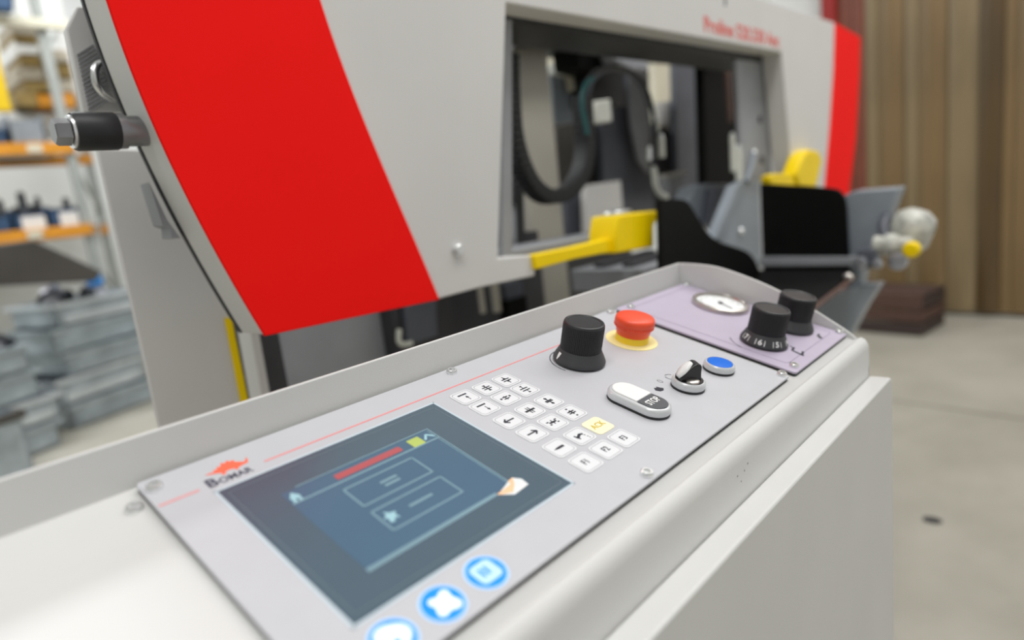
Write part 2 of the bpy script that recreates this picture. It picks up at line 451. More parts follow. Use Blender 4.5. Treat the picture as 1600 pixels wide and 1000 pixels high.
# ================================================================== OPERATOR PANEL (screen, keys, logo)
PT = 0.0022 / S                             # plate thickness in panel units
op = panel_thing('operator_terminal', 'pale grey operator panel plate with dark touchscreen and white keypad on console', 'control panel', 1.42, 1.04)
op_c = (1.42, 1.04)
def P(*pts): return [(a - op_c[0], b - op_c[1]) for a, b in pts]
plate = PB().prism(P(*rrect(0.434, 0.638, 2.408, 1.455, 0.012, 3)), -PT, 0.0).obj('plate', 'panel_foil', op, 0.0012)
PB().prism(P(*rrect(0.436, 0.640, 2.406, 1.453, 0.01, 3)), OFF, -PT).obj('gasket', 'black_rubber', op)
for u, v in ((0.4605, 1.411), (1.4225, 1.428), (2.388, 1.432), (1.419, 0.662), (2.390, 0.662), (0.4605, 0.662)):
    cap_screw_mb(u - op_c[0], v - op_c[1], 0.0).obj('screw', 'steel', op)
def stripe(a, b, wd, h0, h1, base=(0, 0)):
    a = np.array(a, float); b = np.array(b, float); d = (b - a) / np.linalg.norm(b - a); nn = np.array([-d[1], d[0]]) * wd / 2
    return PB().prism([tuple(p - np.array(base)) for p in (a - nn, b - nn, b + nn, a + nn)], h0, h1)
for a, b in (((0.441, 1.339), (0.531, 1.339)), ((0.70, 1.3497), (2.10, 1.3485))):
    stripe(a, b, 0.0055, 0.0, 0.0006, op_c).obj('red_line', 'ink_red', op)
# logo
emb = [(0.566, 1.386), (0.580, 1.3867), (0.5871, 1.3835), (0.5895, 1.393), (0.597, 1.3905), (0.6027, 1.401), (0.609, 1.396), (0.6168, 1.411), (0.6235, 1.4035), (0.6326, 1.412),
       (0.6365, 1.402), (0.6445, 1.406), (0.646, 1.3925), (0.652, 1.389), (0.660, 1.381), (0.6661, 1.382), (0.6746, 1.3965), (0.6735, 1.381), (0.6666, 1.3715), (0.6547, 1.3704), (0.6412, 1.3668),
       (0.6365, 1.361), (0.632, 1.3605), (0.632, 1.3685), (0.6207, 1.3716), (0.6134, 1.3705), (0.6086, 1.3695), (0.606, 1.3605), (0.598, 1.3605), (0.5995, 1.371), (0.5894, 1.3763), (0.576, 1.3800)]
PB().prism(P(*emb), 0.0, 0.0006).obj('emblem', 'logo_orange', op)
def panel_text(body, u, v, size, m, parent, base, h=0.0, bold=0.0, name='lettering', rot=0.0, sx=1.0, space=1.0):
    c, s_ = math.cos(rot), math.sin(rot)
    vs, fs = text_mesh(body, size, 0.0003, bold, space=space)
    return PB().add([(u - base[0] + sx * (x * c - y * s_), v - base[1] + x * s_ + y * c, h + 0.0003 + z) for x, y, z in vs], fs).obj(name, m, parent)
panel_text('B', 0.5640, 1.3455, 0.048, 'logo_blue', op, op_c, bold=0.0012)
panel_text('OMAR', 0.6205, 1.3405, 0.032, 'logo_blue', op, op_c, bold=0.0006, sx=0.90)
# touchscreen
ts = PB().prism(P((0.559, 0.773), (1.230, 0.773), (1.230, 1.3055), (0.559, 1.3055)), 0.0, 0.0012).obj('touchscreen', 'screen_glass', op, 0.0)
def on_screen(name, pts, m, h0=0.0012, h1=0.0018):
    return PB().prism(P(*pts), h0, h1).obj(name, m, ts)
def outline(pts, wd, h0=0.0012, h1=0.0019):
    b = PB()
    n = len(pts)
    for i in range(n):
        a, c = np.array(pts[i], float), np.array(pts[(i + 1) % n], float)
        d = (c - a) / np.linalg.norm(c - a); nn = np.array([-d[1], d[0]]) * wd / 2; e = d * wd / 2
        b.prism([tuple(p - np.array(op_c)) for p in (a - nn - e, c - nn + e, c + nn + e, a + nn - e)], h0, h1)
    return b
outline([(0.5545, 0.769), (1.2345, 0.769), (1.2345, 1.310), (0.5545, 1.310)], 0.007, 0.0, 0.0008).obj('screen_edge', 'screen_frame_line', ts)
outline([(0.575, 0.792), (1.214, 0.792), (1.214, 1.287), (0.575, 1.287)], 0.0025, 0.0012, 0.0014).obj('bezel_line', 'screen_bezel', ts)
on_screen('display', [(0.660, 0.868), (1.112, 0.868), (1.112, 1.203), (0.660, 1.203)], 'screen_display', 0.0012, 0.0015)
def sline(a, b, wd, m='screen_line', name='display_line'):
    return stripe(a, b, wd, 0.0015, 0.0021, op_c).obj(name, m, ts)
sline((0.662, 1.1525), (1.113, 1.1525), 0.006)
sline((0.70, 1.206), (1.118, 1.206), 0.0035)
sline((1.117, 1.207), (1.109, 0.87), 0.0035); sline((1.110, 1.198), (1.103, 0.88), 0.0025)
sline((0.659, 0.868), (1.048, 0.8685), 0.012)
on_screen('home_icon', [(0.665, 1.172), (0.679, 1.1935), (0.694, 1.172), (0.690, 1.172), (0.690, 1.155), (0.683, 1.155), (0.683, 1.166), (0.676, 1.166), (0.676, 1.155), (0.668, 1.155), (0.668, 1.172)], 'screen_icon', 0.0015, 0.0022)
on_screen('alarm_bar', rrect(0.792, 1.1645, 0.997, 1.187, 0.004), 'screen_red', 0.0015, 0.0022)
on_screen('status_square', rrect(1.029, 1.155, 1.069, 1.193, 0.002), 'screen_green', 0.0015, 0.0022)
sline((1.076, 1.165), (1.094, 1.186), 0.007, 'screen_icon', 'chevron_icon'); sline((1.093, 1.186), (1.110, 1.165), 0.007, 'screen_icon', 'chevron_icon')
for (x0, y0, x1, y1) in ((0.778, 1.041, 0.991, 1.123), (0.777, 0.930, 0.991, 1.0125)):
    outline([(x0, y0), (x1, y0), (x1, y1), (x0, y1)], 0.005, 0.0015, 0.0021).obj('menu_frame', 'screen_line', ts)
for (x0, x1, v) in ((0.861, 0.912, 1.088), (0.864, 0.910, 1.072), (0.857, 0.929, 0.972)):
    sline((x0, v), (x1, v), 0.0085, 'screen_line', 'menu_caption')
on_screen('tool_icon', [(0.788, 0.955), (0.800, 0.952), (0.806, 0.963), (0.818, 0.956), (0.814, 0.970), (0.822, 0.980), (0.806, 0.984), (0.798, 0.995), (0.795, 0.980), (0.784, 0.975), (0.793, 0.968)], 'screen_icon', 0.0015, 0.0022)
on_screen('corner_tab', [(1.108, 0.884), (1.128, 0.887), (1.1428, 0.8691), (1.1386, 0.842), (1.0802, 0.8364), (1.0473, 0.863)], 'screen_white', 0.0018, 0.0026)
on_screen('corner_tab_fold', [(1.108, 0.885), (1.128, 0.888), (1.112, 0.866), (1.085, 0.846), (1.052, 0.859), (1.047, 0.866), (1.104, 0.872)], 'screen_peach', 0.0026, 0.0031)
# keypad
KU = (1.3365, 1.4330, 1.5265); KV = (1.273, 1.189, 1.088, 0.997, 0.897, 0.805)
K = 0.0375
def bar(a, b, wd): return ('bar', a, b, wd)
def tri(a, b, wd): return ('tri', a, b, wd)      # from base middle a to tip b
def arrow(a, b, wd=.15, hd=.34):
    a_, b_ = np.array(a, float), np.array(b, float); d = (b_ - a_) / np.linalg.norm(b_ - a_)
    return [bar(a, tuple(b_ - d * .1), wd), bar(tuple(b_ - d * .38 + np.array([-d[1], d[0]]) * .30), b, wd), bar(tuple(b_ - d * .38 - np.array([-d[1], d[0]]) * .30), b, wd)]
sym = {
 (0, 0): [bar((-.5, .42), (.45, .42), .17), bar((.1, -.55), (.1, .0), .07), tri((.1, -.15), (.1, .15), .3)],
 (0, 1): [bar((-.5, .42), (.45, .42), .17), bar((.1, .12), (.1, -.4), .07), tri((.1, -.3), (.1, -.6), .3)],
 (0, 2): arrow((.55, 0), (-.55, 0)),
 (0, 3): arrow((-.55, 0), (.55, 0)),
 (0, 4): [bar((-.15, 0), (.5, 0), .24), tri((-.15, 0), (-.62, 0), .24)],
 (1, 0): [bar((-.45, .14), (.45, .14), .12), bar((-.45, -.14), (.45, -.14), .12), bar((0, -.45), (0, .45), .10), tri((0, .5), (0, .15), .3), tri((0, -.5), (0, -.15), .3)],
 (1, 1): [bar((-.3, .14), (.3, .14), .12), bar((-.3, -.14), (.3, -.14), .12), bar((0, -.3), (0, .3), .08), bar((-.62, .05), (-.42, .05), .2), bar((.42, .05), (.62, .05), .2)],
 (1, 2): [bar((-.55, 0), (.55, 0), .22), bar((-.12, -.45), (-.12, .45), .09), bar((.12, -.45), (.12, .45), .09)],
 (1, 3): [bar((-.4, 0), (.4, 0), .2), bar((0, -.3), (0, .3), .1), bar((-.6, .2), (-.35, .2), .12), bar((.35, .2), (.6, .2), .12), bar((-.55, -.22), (-.35, -.22), .12), bar((.35, -.22), (.55, -.22), .12)],
 (1, 4): [bar((-.45, -.15), (.15, .15), .24), bar((.1, .18), (.42, .02), .18), bar((-.45, .25), (-.3, -.35), .14), bar((.38, -.1), (.46, -.22), .08), bar((.48, -.38), (.5, -.48), .08), bar((.5, -.6), (.5, -.68), .08)],
 (2, 0): [bar((-.45, .14), (.45, .14), .13), bar((-.45, -.14), (.45, -.14), .13), bar((0, .2), (0, .6), .09), bar((0, -.2), (0, -.6), .09), tri((0, .2), (0, .48), .34), tri((0, -.2), (0, -.48), .34)],
 (2, 1): [bar((-.45, .16), (.45, .16), .13), bar((-.45, -.16), (.45, -.16), .13), bar((0, .5), (0, .64), .22), bar((0, -.5), (0, -.64), .22), bar((0, .2), (0, .5), .07), bar((0, -.2), (0, -.5), .07)],
 (2, 2): [bar((-.4, .08), (.4, .08), .13), bar((-.4, -.08), (.4, -.08), .13), bar((0, .6), (0, -.6), .10), tri((0, .5), (0, .1), .32), tri((0, -.5), (0, -.1), .32)],
 (2, 3): [bar((-.4, .12), (.4, .12), .13), bar((-.4, -.12), (.4, -.12), .13), bar((0, .3), (0, -.3), .16), bar((0, .5), (0, .66), .18), bar((0, -.5), (0, -.66), .18)],
}
labels_txt = {(2, 4): 'ACK', (0, 5): 'F1', (1, 5): 'F2', (2, 5): 'F3'}
for i, u in enumerate(KU):
    for j, v in enumerate(KV):
        ku, kv = u - op_c[0], v - op_c[1]
        ack = (i, j) == (2, 4)
        k = PB().prism(rrect(ku - 0.0405, kv - 0.0385, ku + 0.0405, kv + 0.0385, 0.014), 0.0, 0.0022).obj('key', 'key_yellow' if ack else 'key_white', op, 0.0009)
        if not ack:
            rim_o = rrect(ku - 0.0355, kv - 0.0335, ku + 0.0355, kv + 0.0335, 0.012); rim_i = rrect(ku - 0.0332, kv - 0.0312, ku + 0.0332, kv + 0.0312, 0.0105)
            n = len(rim_o); b = PB()
            b.add([(x, y, 0.0024) for x, y in rim_o + rim_i], [(a, (a + 1) % n, (a + 1) % n + n, a + n) for a in range(n)])
            b.obj('groove', 'key_groove', k)
        sy = PB()
        if (i, j) in labels_txt:
            t_ = labels_txt[(i, j)]
            panel_text(t_, u, v, 0.030 if not ack else 0.033, 'ink_yellow' if ack else 'ink_dark', k, op_c, 0.0022, bold=0.0004, name='symbol', sx=0.85)
            continue
        for kind, a, c, wd in sym[(i, j)]:
            a, c = np.array(a, float) * K, np.array(c, float) * K; wd = wd * K
            d = (c - a) / max(np.linalg.norm(c - a), 1e-9); nn = np.array([-d[1], d[0]]) * wd / 2
            o2 = np.array([ku, kv])
            if kind == 'bar': pts = [a - nn, c - nn, c + nn, a + nn]
            else: pts = [a - nn, c, a + nn]
            sy.prism([tuple(p + o2) for p in pts], 0.0021, 0.0028)
        sy.obj('symbol', 'ink_dark', k)
# backlit touch buttons under the screen
def blob(rad, n=48): return [(rad(2 * PI * i / n) * math.cos(2 * PI * i / n), rad(2 * PI * i / n) * math.sin(2 * PI * i / n)) for i in range(n)]
for bi, (u, v) in enumerate(((0.838, 0.7015), (0.7145, 0.700), (0.592, 0.700))):
    cu_, cv_ = u - op_c[0], v - op_c[1]
    tb = PB().prism(circ(cu_, cv_, 0.0435), 0.0, 0.0014).obj('touch_button', 'touch_blue', op)
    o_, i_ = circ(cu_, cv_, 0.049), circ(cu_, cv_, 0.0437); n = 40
    PB().add([(x, y, 0.0004) for x, y in o_] + [(x, y, 0.0008) for x, y in i_], [(a, (a + 1) % n, (a + 1) % n + n, a + n) for a in range(n)]).obj('glow_ring', 'touch_halo', tb)  # glow spreading round the button, put into a pale emissive ring
    if bi == 0:
        page = rrect(-0.026, -0.031, 0.026, 0.023, 0.006)
        page = [(x, y) for x, y in page if not (x > 0.012 and y > 0.012)] 
        a = 0.35
        PB().prism(rrect(cu_ - 0.029, cv_ - 0.027, cu_ + 0.029, cv_ + 0.029, 0.013), 0.0014, 0.002).obj('icon', 'touch_pale', tb)
        for dv in (0.007, -0.007):
            stripe((cu_ - 0.003 + dv, cv_ + 0.015), (cu_ - 0.003 + dv, cv_ - 0.010), 0.0075, 0.002, 0.0026).obj('icon_mark', 'touch_blue', tb)
    elif bi == 1:
        PB().prism([(cu_ + x, cv_ + y) for x, y in blob(lambda a: 0.0275 + 0.0062 * math.cos(4 * (a - PI / 4)) + 0.004 * math.cos(a + PI / 4))], 0.0014, 0.002).obj('icon', 'touch_white', tb)
    else:
        PB().prism([(cu_ + x, cv_ + y) for x, y in blob(lambda a: 0.034 + 0.0025 * math.cos(3 * a))], 0.0014, 0.002).obj('icon', 'touch_white', tb)
        PB().prism(circ(cu_ + 0.000, cv_ - 0.012, 0.008, 12), 0.002, 0.0026).obj('icon_mark', 'touch_blue', tb)
# small printed marks beside the selector switch and round the knob
panel_text('O', 1.957, 0.930, 0.036, 'ink_grey', op, op_c, name='printed_mark', sx=0.6)
PB().prism(P((1.880, 0.905), (1.892, 0.918), (1.903, 0.912), (1.907, 0.920), (1.913, 0.905), (1.919, 0.896), (1.905, 0.887), (1.888, 0.890)), 0.0, 0.0006).obj('printed_mark', 'ink_dark', op)
b = PB()
for a0 in (20, 140, 260):
    for s_ in range(4):
        a, c = math.radians(a0 + s_ * 22), math.radians(a0 + s_ * 22 + 20)
        p0, p1 = np.array([2.020 + .019 * math.cos(a), .926 + .019 * math.sin(a)]), np.array([2.020 + .019 * math.cos(c), .926 + .019 * math.sin(c)])
        d = (p1 - p0) / np.linalg.norm(p1 - p0); nn = np.array([-d[1], d[0]]) * .0025
        b.prism([tuple(p - np.array(op_c)) for p in (p0 - nn, p1 - nn, p1 + nn, p0 + nn)], 0, 0.0006)
b.obj('printed_mark', 'ink_grey', op)
def arc_mb(cu_, cv_, r, a0, a1, wd, base, n=28):
    b = PB(); vs = []
    for i in range(n + 1):
        a = math.radians(a0 + (a1 - a0) * i / n)
        for rr in (r - wd / 2, r + wd / 2): vs.append((cu_ - base[0] + rr * math.cos(a), cv_ - base[1] + rr * math.sin(a), 0.0004))
    b.add(vs, [(2 * i, 2 * i + 1, 2 * i + 3, 2 * i + 2) for i in range(n)])
    return b
arc_mb(1.857, 1.213, 0.107, 60, 190, 0.0035, op_c).obj('printed_scale', 'ink_dark', op)

# ================================================================== LILAC PANEL
lp_c = (2.77, 1.04)
lp = panel_thing('hydraulic_control', 'lilac metal plate with black border line carrying gauge and two dial knobs', 'control panel', *lp_c)
def Q(pts): return [(a - lp_c[0], b - lp_c[1]) for a, b in pts]
PB().prism(Q(rrect(2.457, 0.632, 3.094, 1.450, 0.014)), -PT, 0.0).obj('plate', 'lilac_foil', lp, 0.0012)
PB().prism(Q(rrect(2.4575, 0.633, 3.093, 1.449, 0.012)), OFF, -PT).obj('gasket', 'black_rubber', lp)
for u, v in ((2.512, 0.660), (3.078, 0.662), (3.078, 1.424), (2.53, 1.414)):
    cap_screw_mb(u - lp_c[0], v - lp_c[1], 0.0).obj('screw', 'steel', lp)
bd = rrect(2.515, 0.684, 3.045, 1.408, 0.02); n = len(bd); bi_ = rrect(2.518, 0.687, 3.042, 1.405, 0.018)
PB().add([(x, y, 0.0005) for x, y in Q(bd) + Q(bi_)], [(a, (a + 1) % n, (a + 1) % n + n, a + n) for a in range(n)]).obj('border_line', 'ink_lilac', lp)
for (a, c, wd) in (((2.655, 0.672), (2.672, 0.726), .012), ((2.655, 0.680), (2.700, 0.690), .010), ((2.675, 0.726), (2.712, 0.732), .010), ((2.705, 0.735), (2.715, 0.75), .005),
                   ((2.925, 0.690), (2.950, 0.712), .016), ((2.950, 0.712), (2.975, 0.716), .008)):
    stripe(a, c, wd, 0.0, 0.0006, lp_c).obj('printed_mark', 'ink_dark', lp)
arc_mb(2.648, .838, 0.135, 120, 165, 0.0035, lp_c).obj('printed_scale', 'ink_dark', lp)

# ================================================================== KNOBS
def knob(name, label, u, v, group, digits=None, pointer=None, cap_r=0.0755, brown=False):
    t = panel_thing(name, label, 'knob', u, v, 0.0, group)
    sk = PB().lathe([(0, 0.004), (0.088, 0.004), (0.0965, 0.008), (0.0965, 0.014), (0.0935, 0.020), (0.0865, 0.034), (0.0800, 0.046), (0.0765, 0.054), (0.0, 0.054)], 64).obj('skirt', 'knob_skirt', t)
    PB().lathe([(0.05, 0.0), (0.086, 0.0), (0.086, 0.004), (0.05, 0.004)], 40).obj('collar', 'black_rubber', t)
    NR = 72
    rad = lambda r, h, i: r - (0.0026 if (i % 4) in (2, 3) and 0.05 < h < 0.146 and r > 0.07 else 0)
    PB().lathe([(0, 0.052), (cap_r, 0.052), (cap_r, 0.06), (cap_r, 0.140), (cap_r - 0.0005, 0.1455), (cap_r - 0.001, 0.150), (cap_r - 0.004, 0.1555), (cap_r - 0.009, 0.1575), (cap_r - 0.013, 0.1565), (cap_r - 0.016, 0.1535), (0, 0.1525)], NR * 4, None, rad).obj('cap', 'knob_plastic', t, sharp=30)
    def cone(a0, hm):
        def mp(x, y, z):
            h = hm + y * 0.80
            r = np.interp(h, [0.014, 0.020, 0.034, 0.046], [0.0965, 0.0935, 0.0865, 0.0800]) + 0.0006 + z
            a = math.radians(a0) + x / 0.088
            return (r * math.cos(a), r * math.sin(a), h)
        return mp
    if digits:
        for dch, a0 in digits:
            vs, fs = text_mesh(dch, 0.034, 0.0003, 0.0008)
            PB().add([cone(a0, 0.029)(*p) for p in vs], fs).obj('digit', 'ink_white', sk)
            for da in (-11.5, 11.5):
                g = [(x, y, 0.0004) for x in (-0.0014, 0.0014) for y in (-0.013, 0.0, 0.013)]
                PB().add([cone(a0 + da, 0.029)(*p) for p in g], [(0, 1, 4, 3), (1, 2, 5, 4)]).obj('tick', 'ink_white', sk)
    if pointer is not None:
        g = [(-0.0085, 0.017, .0004), (0.0085, 0.017, .0004), (-0.006, 0.0, .0004), (0.006, 0.0, .0004), (-0.0015, -0.013, .0004), (0.0015, -0.013, .0004)]
        PB().add([cone(pointer, 0.029)(*p) for p in g], [(0, 1, 3, 2), (2, 3, 5, 4)]).obj('pointer_mark', 'ink_white', sk)
    return t
knob('rotary_knob', 'black ribbed knob with white pointer wedge above the keypad', 1.857, 1.213, 'black ribbed knobs', pointer=156)
knob('rotary_knob', 'black ribbed knob with white numerals on its skirt, on the lilac plate', 2.648, 0.838, 'black ribbed knobs', digits=(('7', 146), ('6', 190), ('5', 235), ('4', 280), ('3', 325)))
knob('rotary_knob', 'black ribbed knob without markings at the far end of the lilac plate', 2.935, 0.830, 'black ribbed knobs', cap_r=0.0775)

# ================================================================== EMERGENCY STOP
es = panel_thing('emergency_stop_button', 'red mushroom emergency stop button on a yellow collar', 'button', 2.195, 1.2)
PB().lathe([(0.04, 0.0), (0.104, 0.0), (0.104, 0.0025), (0.1, 0.0035), (0.04, 0.0035)], 64).obj('yellow_ring', 'stop_ring', es)
PB().lathe([(0.04, 0.0035), (0.068, 0.0035), (0.0675, 0.006), (0.066, 0.026), (0.064, 0.029), (0.04, 0.029)], 64).obj('collar', 'stop_yellow', es)
PB().lathe([(0.04, 0.027), (0.064, 0.027), (0.0655, 0.030), (0.0715, 0.058), (0.0725, 0.064), (0.04, 0.064)], 64).obj('stem', 'stop_red', es)
scal = lambda r, h, i: r + (0.0034 if (i % 4) in (0, 1) and h < 0.0725 and r > 0.073 else 0)
PB().lathe([(0.04, 0.062), (0.0745, 0.062), (0.0765, 0.064), (0.0768, 0.071), (0.0772, 0.0735), (0.0790, 0.076), (0.0797, 0.082), (0.0790, 0.091), (0.0765, 0.098), (0.072, 0.1025), (0.064, 0.1055), (0.045, 0.1085), (0.02, 0.1098), (0, 0.110)], 192, None, scal).obj('mushroom_head', 'stop_red', es, sharp=30)

# ================================================================== START / STOP BUTTON
def stadium(r, v0, v1, n=20):
    return [(r * math.cos(PI * i / n), v1 + r * math.sin(PI * i / n)) for i in range(n + 1)] + [(-r * math.cos(PI * i / n), v0 - r * math.sin(PI * i / n)) for i in range(n + 1)]
su, sv = 1.741, 0.890
V0, V1 = 0.835 - sv, 0.943 - sv
ss = panel_thing('start_stop_button', 'silver oblong double pushbutton with white half and dark half marked STOP', 'button', su, sv)
PB().prism(stadium(0.0565, V0, V1), 0.0, 0.009).obj('gasket', 'black_rubber', ss)
b = PB(); prev = None; lv = [(0.0555, 0.007), (0.0575, 0.012), (0.0572, 0.022), (0.055, 0.029), (0.050, 0.0335), (0.0465, 0.034), (0.0455, 0.032)]
rings = [[(x, y, h) for x, y in stadium(r, V0, V1)] for r, h in lv]; n = len(rings[0])
vs = [p for rg in rings for p in rg]; fs = []
for k in range(len(rings) - 1):
    fs += [(k * n + i, k * n + (i + 1) % n, (k + 1) * n + (i + 1) % n, (k + 1) * n + i) for i in range(n)]
fs += [tuple(range(n)), tuple(range((len(rings) - 1) * n, len(rings) * n))]
b.add(vs, fs).obj('bezel', 'silver_plastic', ss, sharp=50)
split = 0.872 - sv
def half(upper):
    r = 0.0445; n = 20
    if upper: return [(r, split)] + [(r * math.cos(PI * i / n), V1 + r * math.sin(PI * i / n)) for i in range(n + 1)] + [(-r, split)]
    return [(-r, split - 0.0015)] + [(-r * math.cos(PI * i / n), V0 - r * math.sin(PI * i / n)) for i in range(n + 1)] + [(r, split - 0.0015)]
PB().prism(half(True), 0.030, 0.0385).obj('start_cap', 'white_plastic', ss, 0.0035, seg=3)
sc_ = PB().prism(half(False), 0.030, 0.0362).obj('stop_cap', 'dark_grey_plastic', ss, 0.002)
vs, fs = text_mesh('STOP', 0.034, 0.0003, 0.0006)
PB().add([(x * 0.78 + 0.0, V0 + 0.004 + y * 1.1, 0.0366 + z) for x, y, z in vs], fs).obj('lettering', 'ink_white', sc_)

# ================================================================== SELECTOR SWITCH
sw = panel_thing('selector_switch', 'silver ringed selector switch with black grip and white pointer face', 'switch', 1.998, 0.846)
PB().lathe([(0.03, 0.0), (0.0590, 0.0), (0.0590, 0.008), (0.03, 0.008)], 48).obj('gasket', 'black_rubber', sw)
PB().lathe([(0.03, 0.007), (0.0575, 0.007), (0.0595, 0.012), (0.0593, 0.022), (0.0570, 0.029), (0.0525, 0.033), (0.0495, 0.033), (0.0485, 0.030), (0.03, 0.030)], 56).obj('ring', 'silver_plastic', sw)
PB().lathe([(0, 0.026), (0.048, 0.026), (0.048, 0.032), (0.046, 0.034), (0, 0.034)], 48).obj('rotor', 'black_plastic', sw)
ang = math.radians(150)
pd = np.array([math.cos(ang), math.sin(ang)]); qd = np.array([-pd[1], pd[0]])
def gm(a, b_, c): return (pd[0] * a + qd[0] * c, pd[1] * a + qd[1] * c, b_)
grip_prof = [(0.047, 0.034), (0.047, 0.044), (0.030, 0.070), (0.006, 0.091), (-0.008, 0.096), (-0.022, 0.093), (-0.027, 0.084), (-0.030, 0.060), (-0.036, 0.034)]
PB().prism(grip_prof, -0.0215, 0.0215, gm).obj('grip', 'black_plastic', sw, 0.004, seg=3)
# white pointer face on the slope of the grip
tip = np.array([0.0475, 0.042]); mid = np.array([0.030, 0.0715]); topp = np.array([0.004, 0.0935])
vs = []; rows = 9
for k in range(rows + 1):
    t = k / rows
    p = (1 - t) ** 2 * tip + 2 * t * (1 - t) * mid * 1.03 + t * t * topp
    hw = 0.021 * math.sin(PI * (0.12 + 0.80 * t)) ** 0.6
    for sgn in (-1, 0, 1):
        vs.append(gm(p[0] + (0.0035 if sgn == 0 else 0.001), p[1] + (0.0035 if sgn == 0 else 0.001), sgn * hw))
fs = []
for k in range(rows):
    for c in range(2):
        a = 3 * k + c; fs.append((a, a + 1, a + 4, a + 3))
pf = PB().add(vs, fs).obj('pointer_face', 'white_plastic', sw)
so = pf.modifiers.new('thick', 'SOLIDIFY'); so.thickness = 0.0012; so.offset = 0
PB().lathe([(0, 0.034), (0.030, 0.034), (0.028, 0.039), (0.018, 0.043), (0, 0.0445)], 32, Matrix.Translation((-0.012, -0.018, 0)) @ Matrix.Diagonal((1, 0.8, 1, 1))).obj('thumb_rest', 'brushed_steel', sw)

# ================================================================== BLUE BUTTON
bb = panel_thing('blue_pushbutton', 'round blue pushbutton in a silver ring', 'button', 2.228, 0.840)
PB().lathe([(0.02, 0.0), (0.0575, 0.0), (0.0575, 0.008), (0.02, 0.008)], 48).obj('gasket', 'black_rubber', bb)
PB().lathe([(0.02, 0.007), (0.056, 0.007), (0.058, 0.012), (0.0578, 0.020), (0.0555, 0.027), (0.0515, 0.031), (0.0485, 0.031), (0.0478, 0.028), (0.02, 0.028)], 56).obj('ring', 'silver_plastic', bb)
PB().lathe([(0, 0.024), (0.0465, 0.024), (0.0465, 0.030), (0.045, 0.0315), (0.03, 0.033), (0, 0.0335)], 48).obj('cap', 'blue_cap', bb)

# ================================================================== PRESSURE GAUGE
ga = panel_thing('pressure_gauge', 'round pressure gauge with steel bezel and white dial', 'gauge', 2.938, 1.170)
PB().lathe([(0.118, 0.004), (0.128, 0.0), (0.1335, 0.004), (0.134, 0.013), (0.131, 0.020), (0.124, 0.0235), (0.116, 0.022), (0.112, 0.016), (0.111, 0.008)], 72).obj('bezel', 'brushed_steel', ga)
dl = PB().lathe([(0, 0.004), (0.116, 0.004), (0.116, 0.010), (0, 0.010)], 64).obj('dial', 'dial_white', ga)
tk = PB()
for i in range(28):
    a = math.radians(225 - i * 10); r0 = 0.082 if i % 3 == 0 else 0.090
    d = np.array([math.cos(a), math.sin(a)]); nn = np.array([-d[1], d[0]]) * (0.0016 if i % 3 == 0 else 0.0009)
    tk.prism([tuple(p) for p in (d * r0 - nn, d * 0.098 - nn, d * 0.098 + nn, d * r0 + nn)], 0.010, 0.0106)
tk.obj('scale', 'ink_grey', dl)
na = math.radians(-112)
d = np.array([math.cos(na), math.sin(na)]); nn = np.array([-d[1], d[0]])
PB().prism([tuple(p) for p in (-d * 0.016 - nn * 0.0035, d * 0.078 - nn * 0.0016, d * 0.078 + nn * 0.0016, -d * 0.016 + nn * 0.0035)], 0.013, 0.0145).obj('needle', 'ink_dark', ga)
PB().lathe([(0, 0.010), (0.010, 0.010), (0.010, 0.016), (0, 0.017)], 20).obj('pivot', 'ink_dark', ga)

# ================================================================== SAW BOW
YM = 0.80
BD = 0.062
zt = H + 0.468
def extrap(px):
    pts = ypoly(px, YM); z = np.array([p[1] for p in pts]); x = np.array([p[0] for p in pts])
    c = np.polyfit(z - H, x, 3 if len(px) > 5 else 2)
    zs = np.linspace(zt, z.min(), 26)
    return [(float(np.polyval(c, q_ - H)), float(q_)) for q_ in zs]
outer = extrap([(166, 0), (195, 80), (224, 160), (250, 220), (280, 280), (336, 392), (375, 460), (413, 524)])
inner = extrap([(500, 0), (530, 90), (562, 175), (590, 240), (620, 310), (650, 385), (686, 467)])
ro = ypoly([(1343, 58), (1342, 110), (1336, 220), (1325, 306)], YM)
ri = ypoly([(1304, 38), (1302, 110), (1296, 200), (1285, 292)], YM)
low = ypoly([(527, 500), (590, 487), (686, 467), (752, 449), (836, 431), (836, 398), (778, 404), (791, 4)], YM)
opn = ypoly([(1221, 81), (1238, 276), (1240, 292)], YM)
zb = ro[-1][1]
poly = outer + low + [opn[0], opn[1], (opn[2][0], zb)] + [(ro[-1][0], zb)] + ro[:-1][::-1] + [(ri[0][0], zt)]
bow = thing('saw_bow', 'light grey band saw bow with red ends behind the console', 'saw', (2.0 * 0.8, YM, H - 0.2))
MB().slab_y(poly, YM, BD).obj('bow_cover', 'machine_paint', bow, 0.0025)
rl = outer + ypoly([(527, 500), (590, 487)], YM) + inner[::-1]
MB().slab_y([(x - 0.0008, z - 0.0008) for x, z in rl], YM - 0.003, 0.0042).obj('red_panel', 'red_paint', bow, 0.0012)
rr_ = [(ri[0][0], zt)] + ri[:-1] + [(ri[-1][0], zb)] + [(ro[-1][0], zb)] + ro[:-1][::-1]
MB().slab_y(rr_, YM - 0.003, 0.0042).obj('red_panel', 'red_paint', bow, 0.0012)
MB().box(outer[0][0] + 0.3, YM + BD, zt - 0.155, ro[0][0] - 0.15, YM + 0.20, zt - 0.02).obj('rear_beam', 'black_rubber', bow, 0.004)
bp_ = at_y(714, 390, YM)
MB().lathe([(0, 0), (0.0115, 0), (0.0115, 0.002), (0.0085, 0.0022), (0.0085, 0.007), (0.0072, 0.0082), (0, 0.0082)], 24, Matrix.Translation(bp_) @ Matrix.Rotation(PI / 2, 4, 'X')).obj('bolt', 'steel', bow)
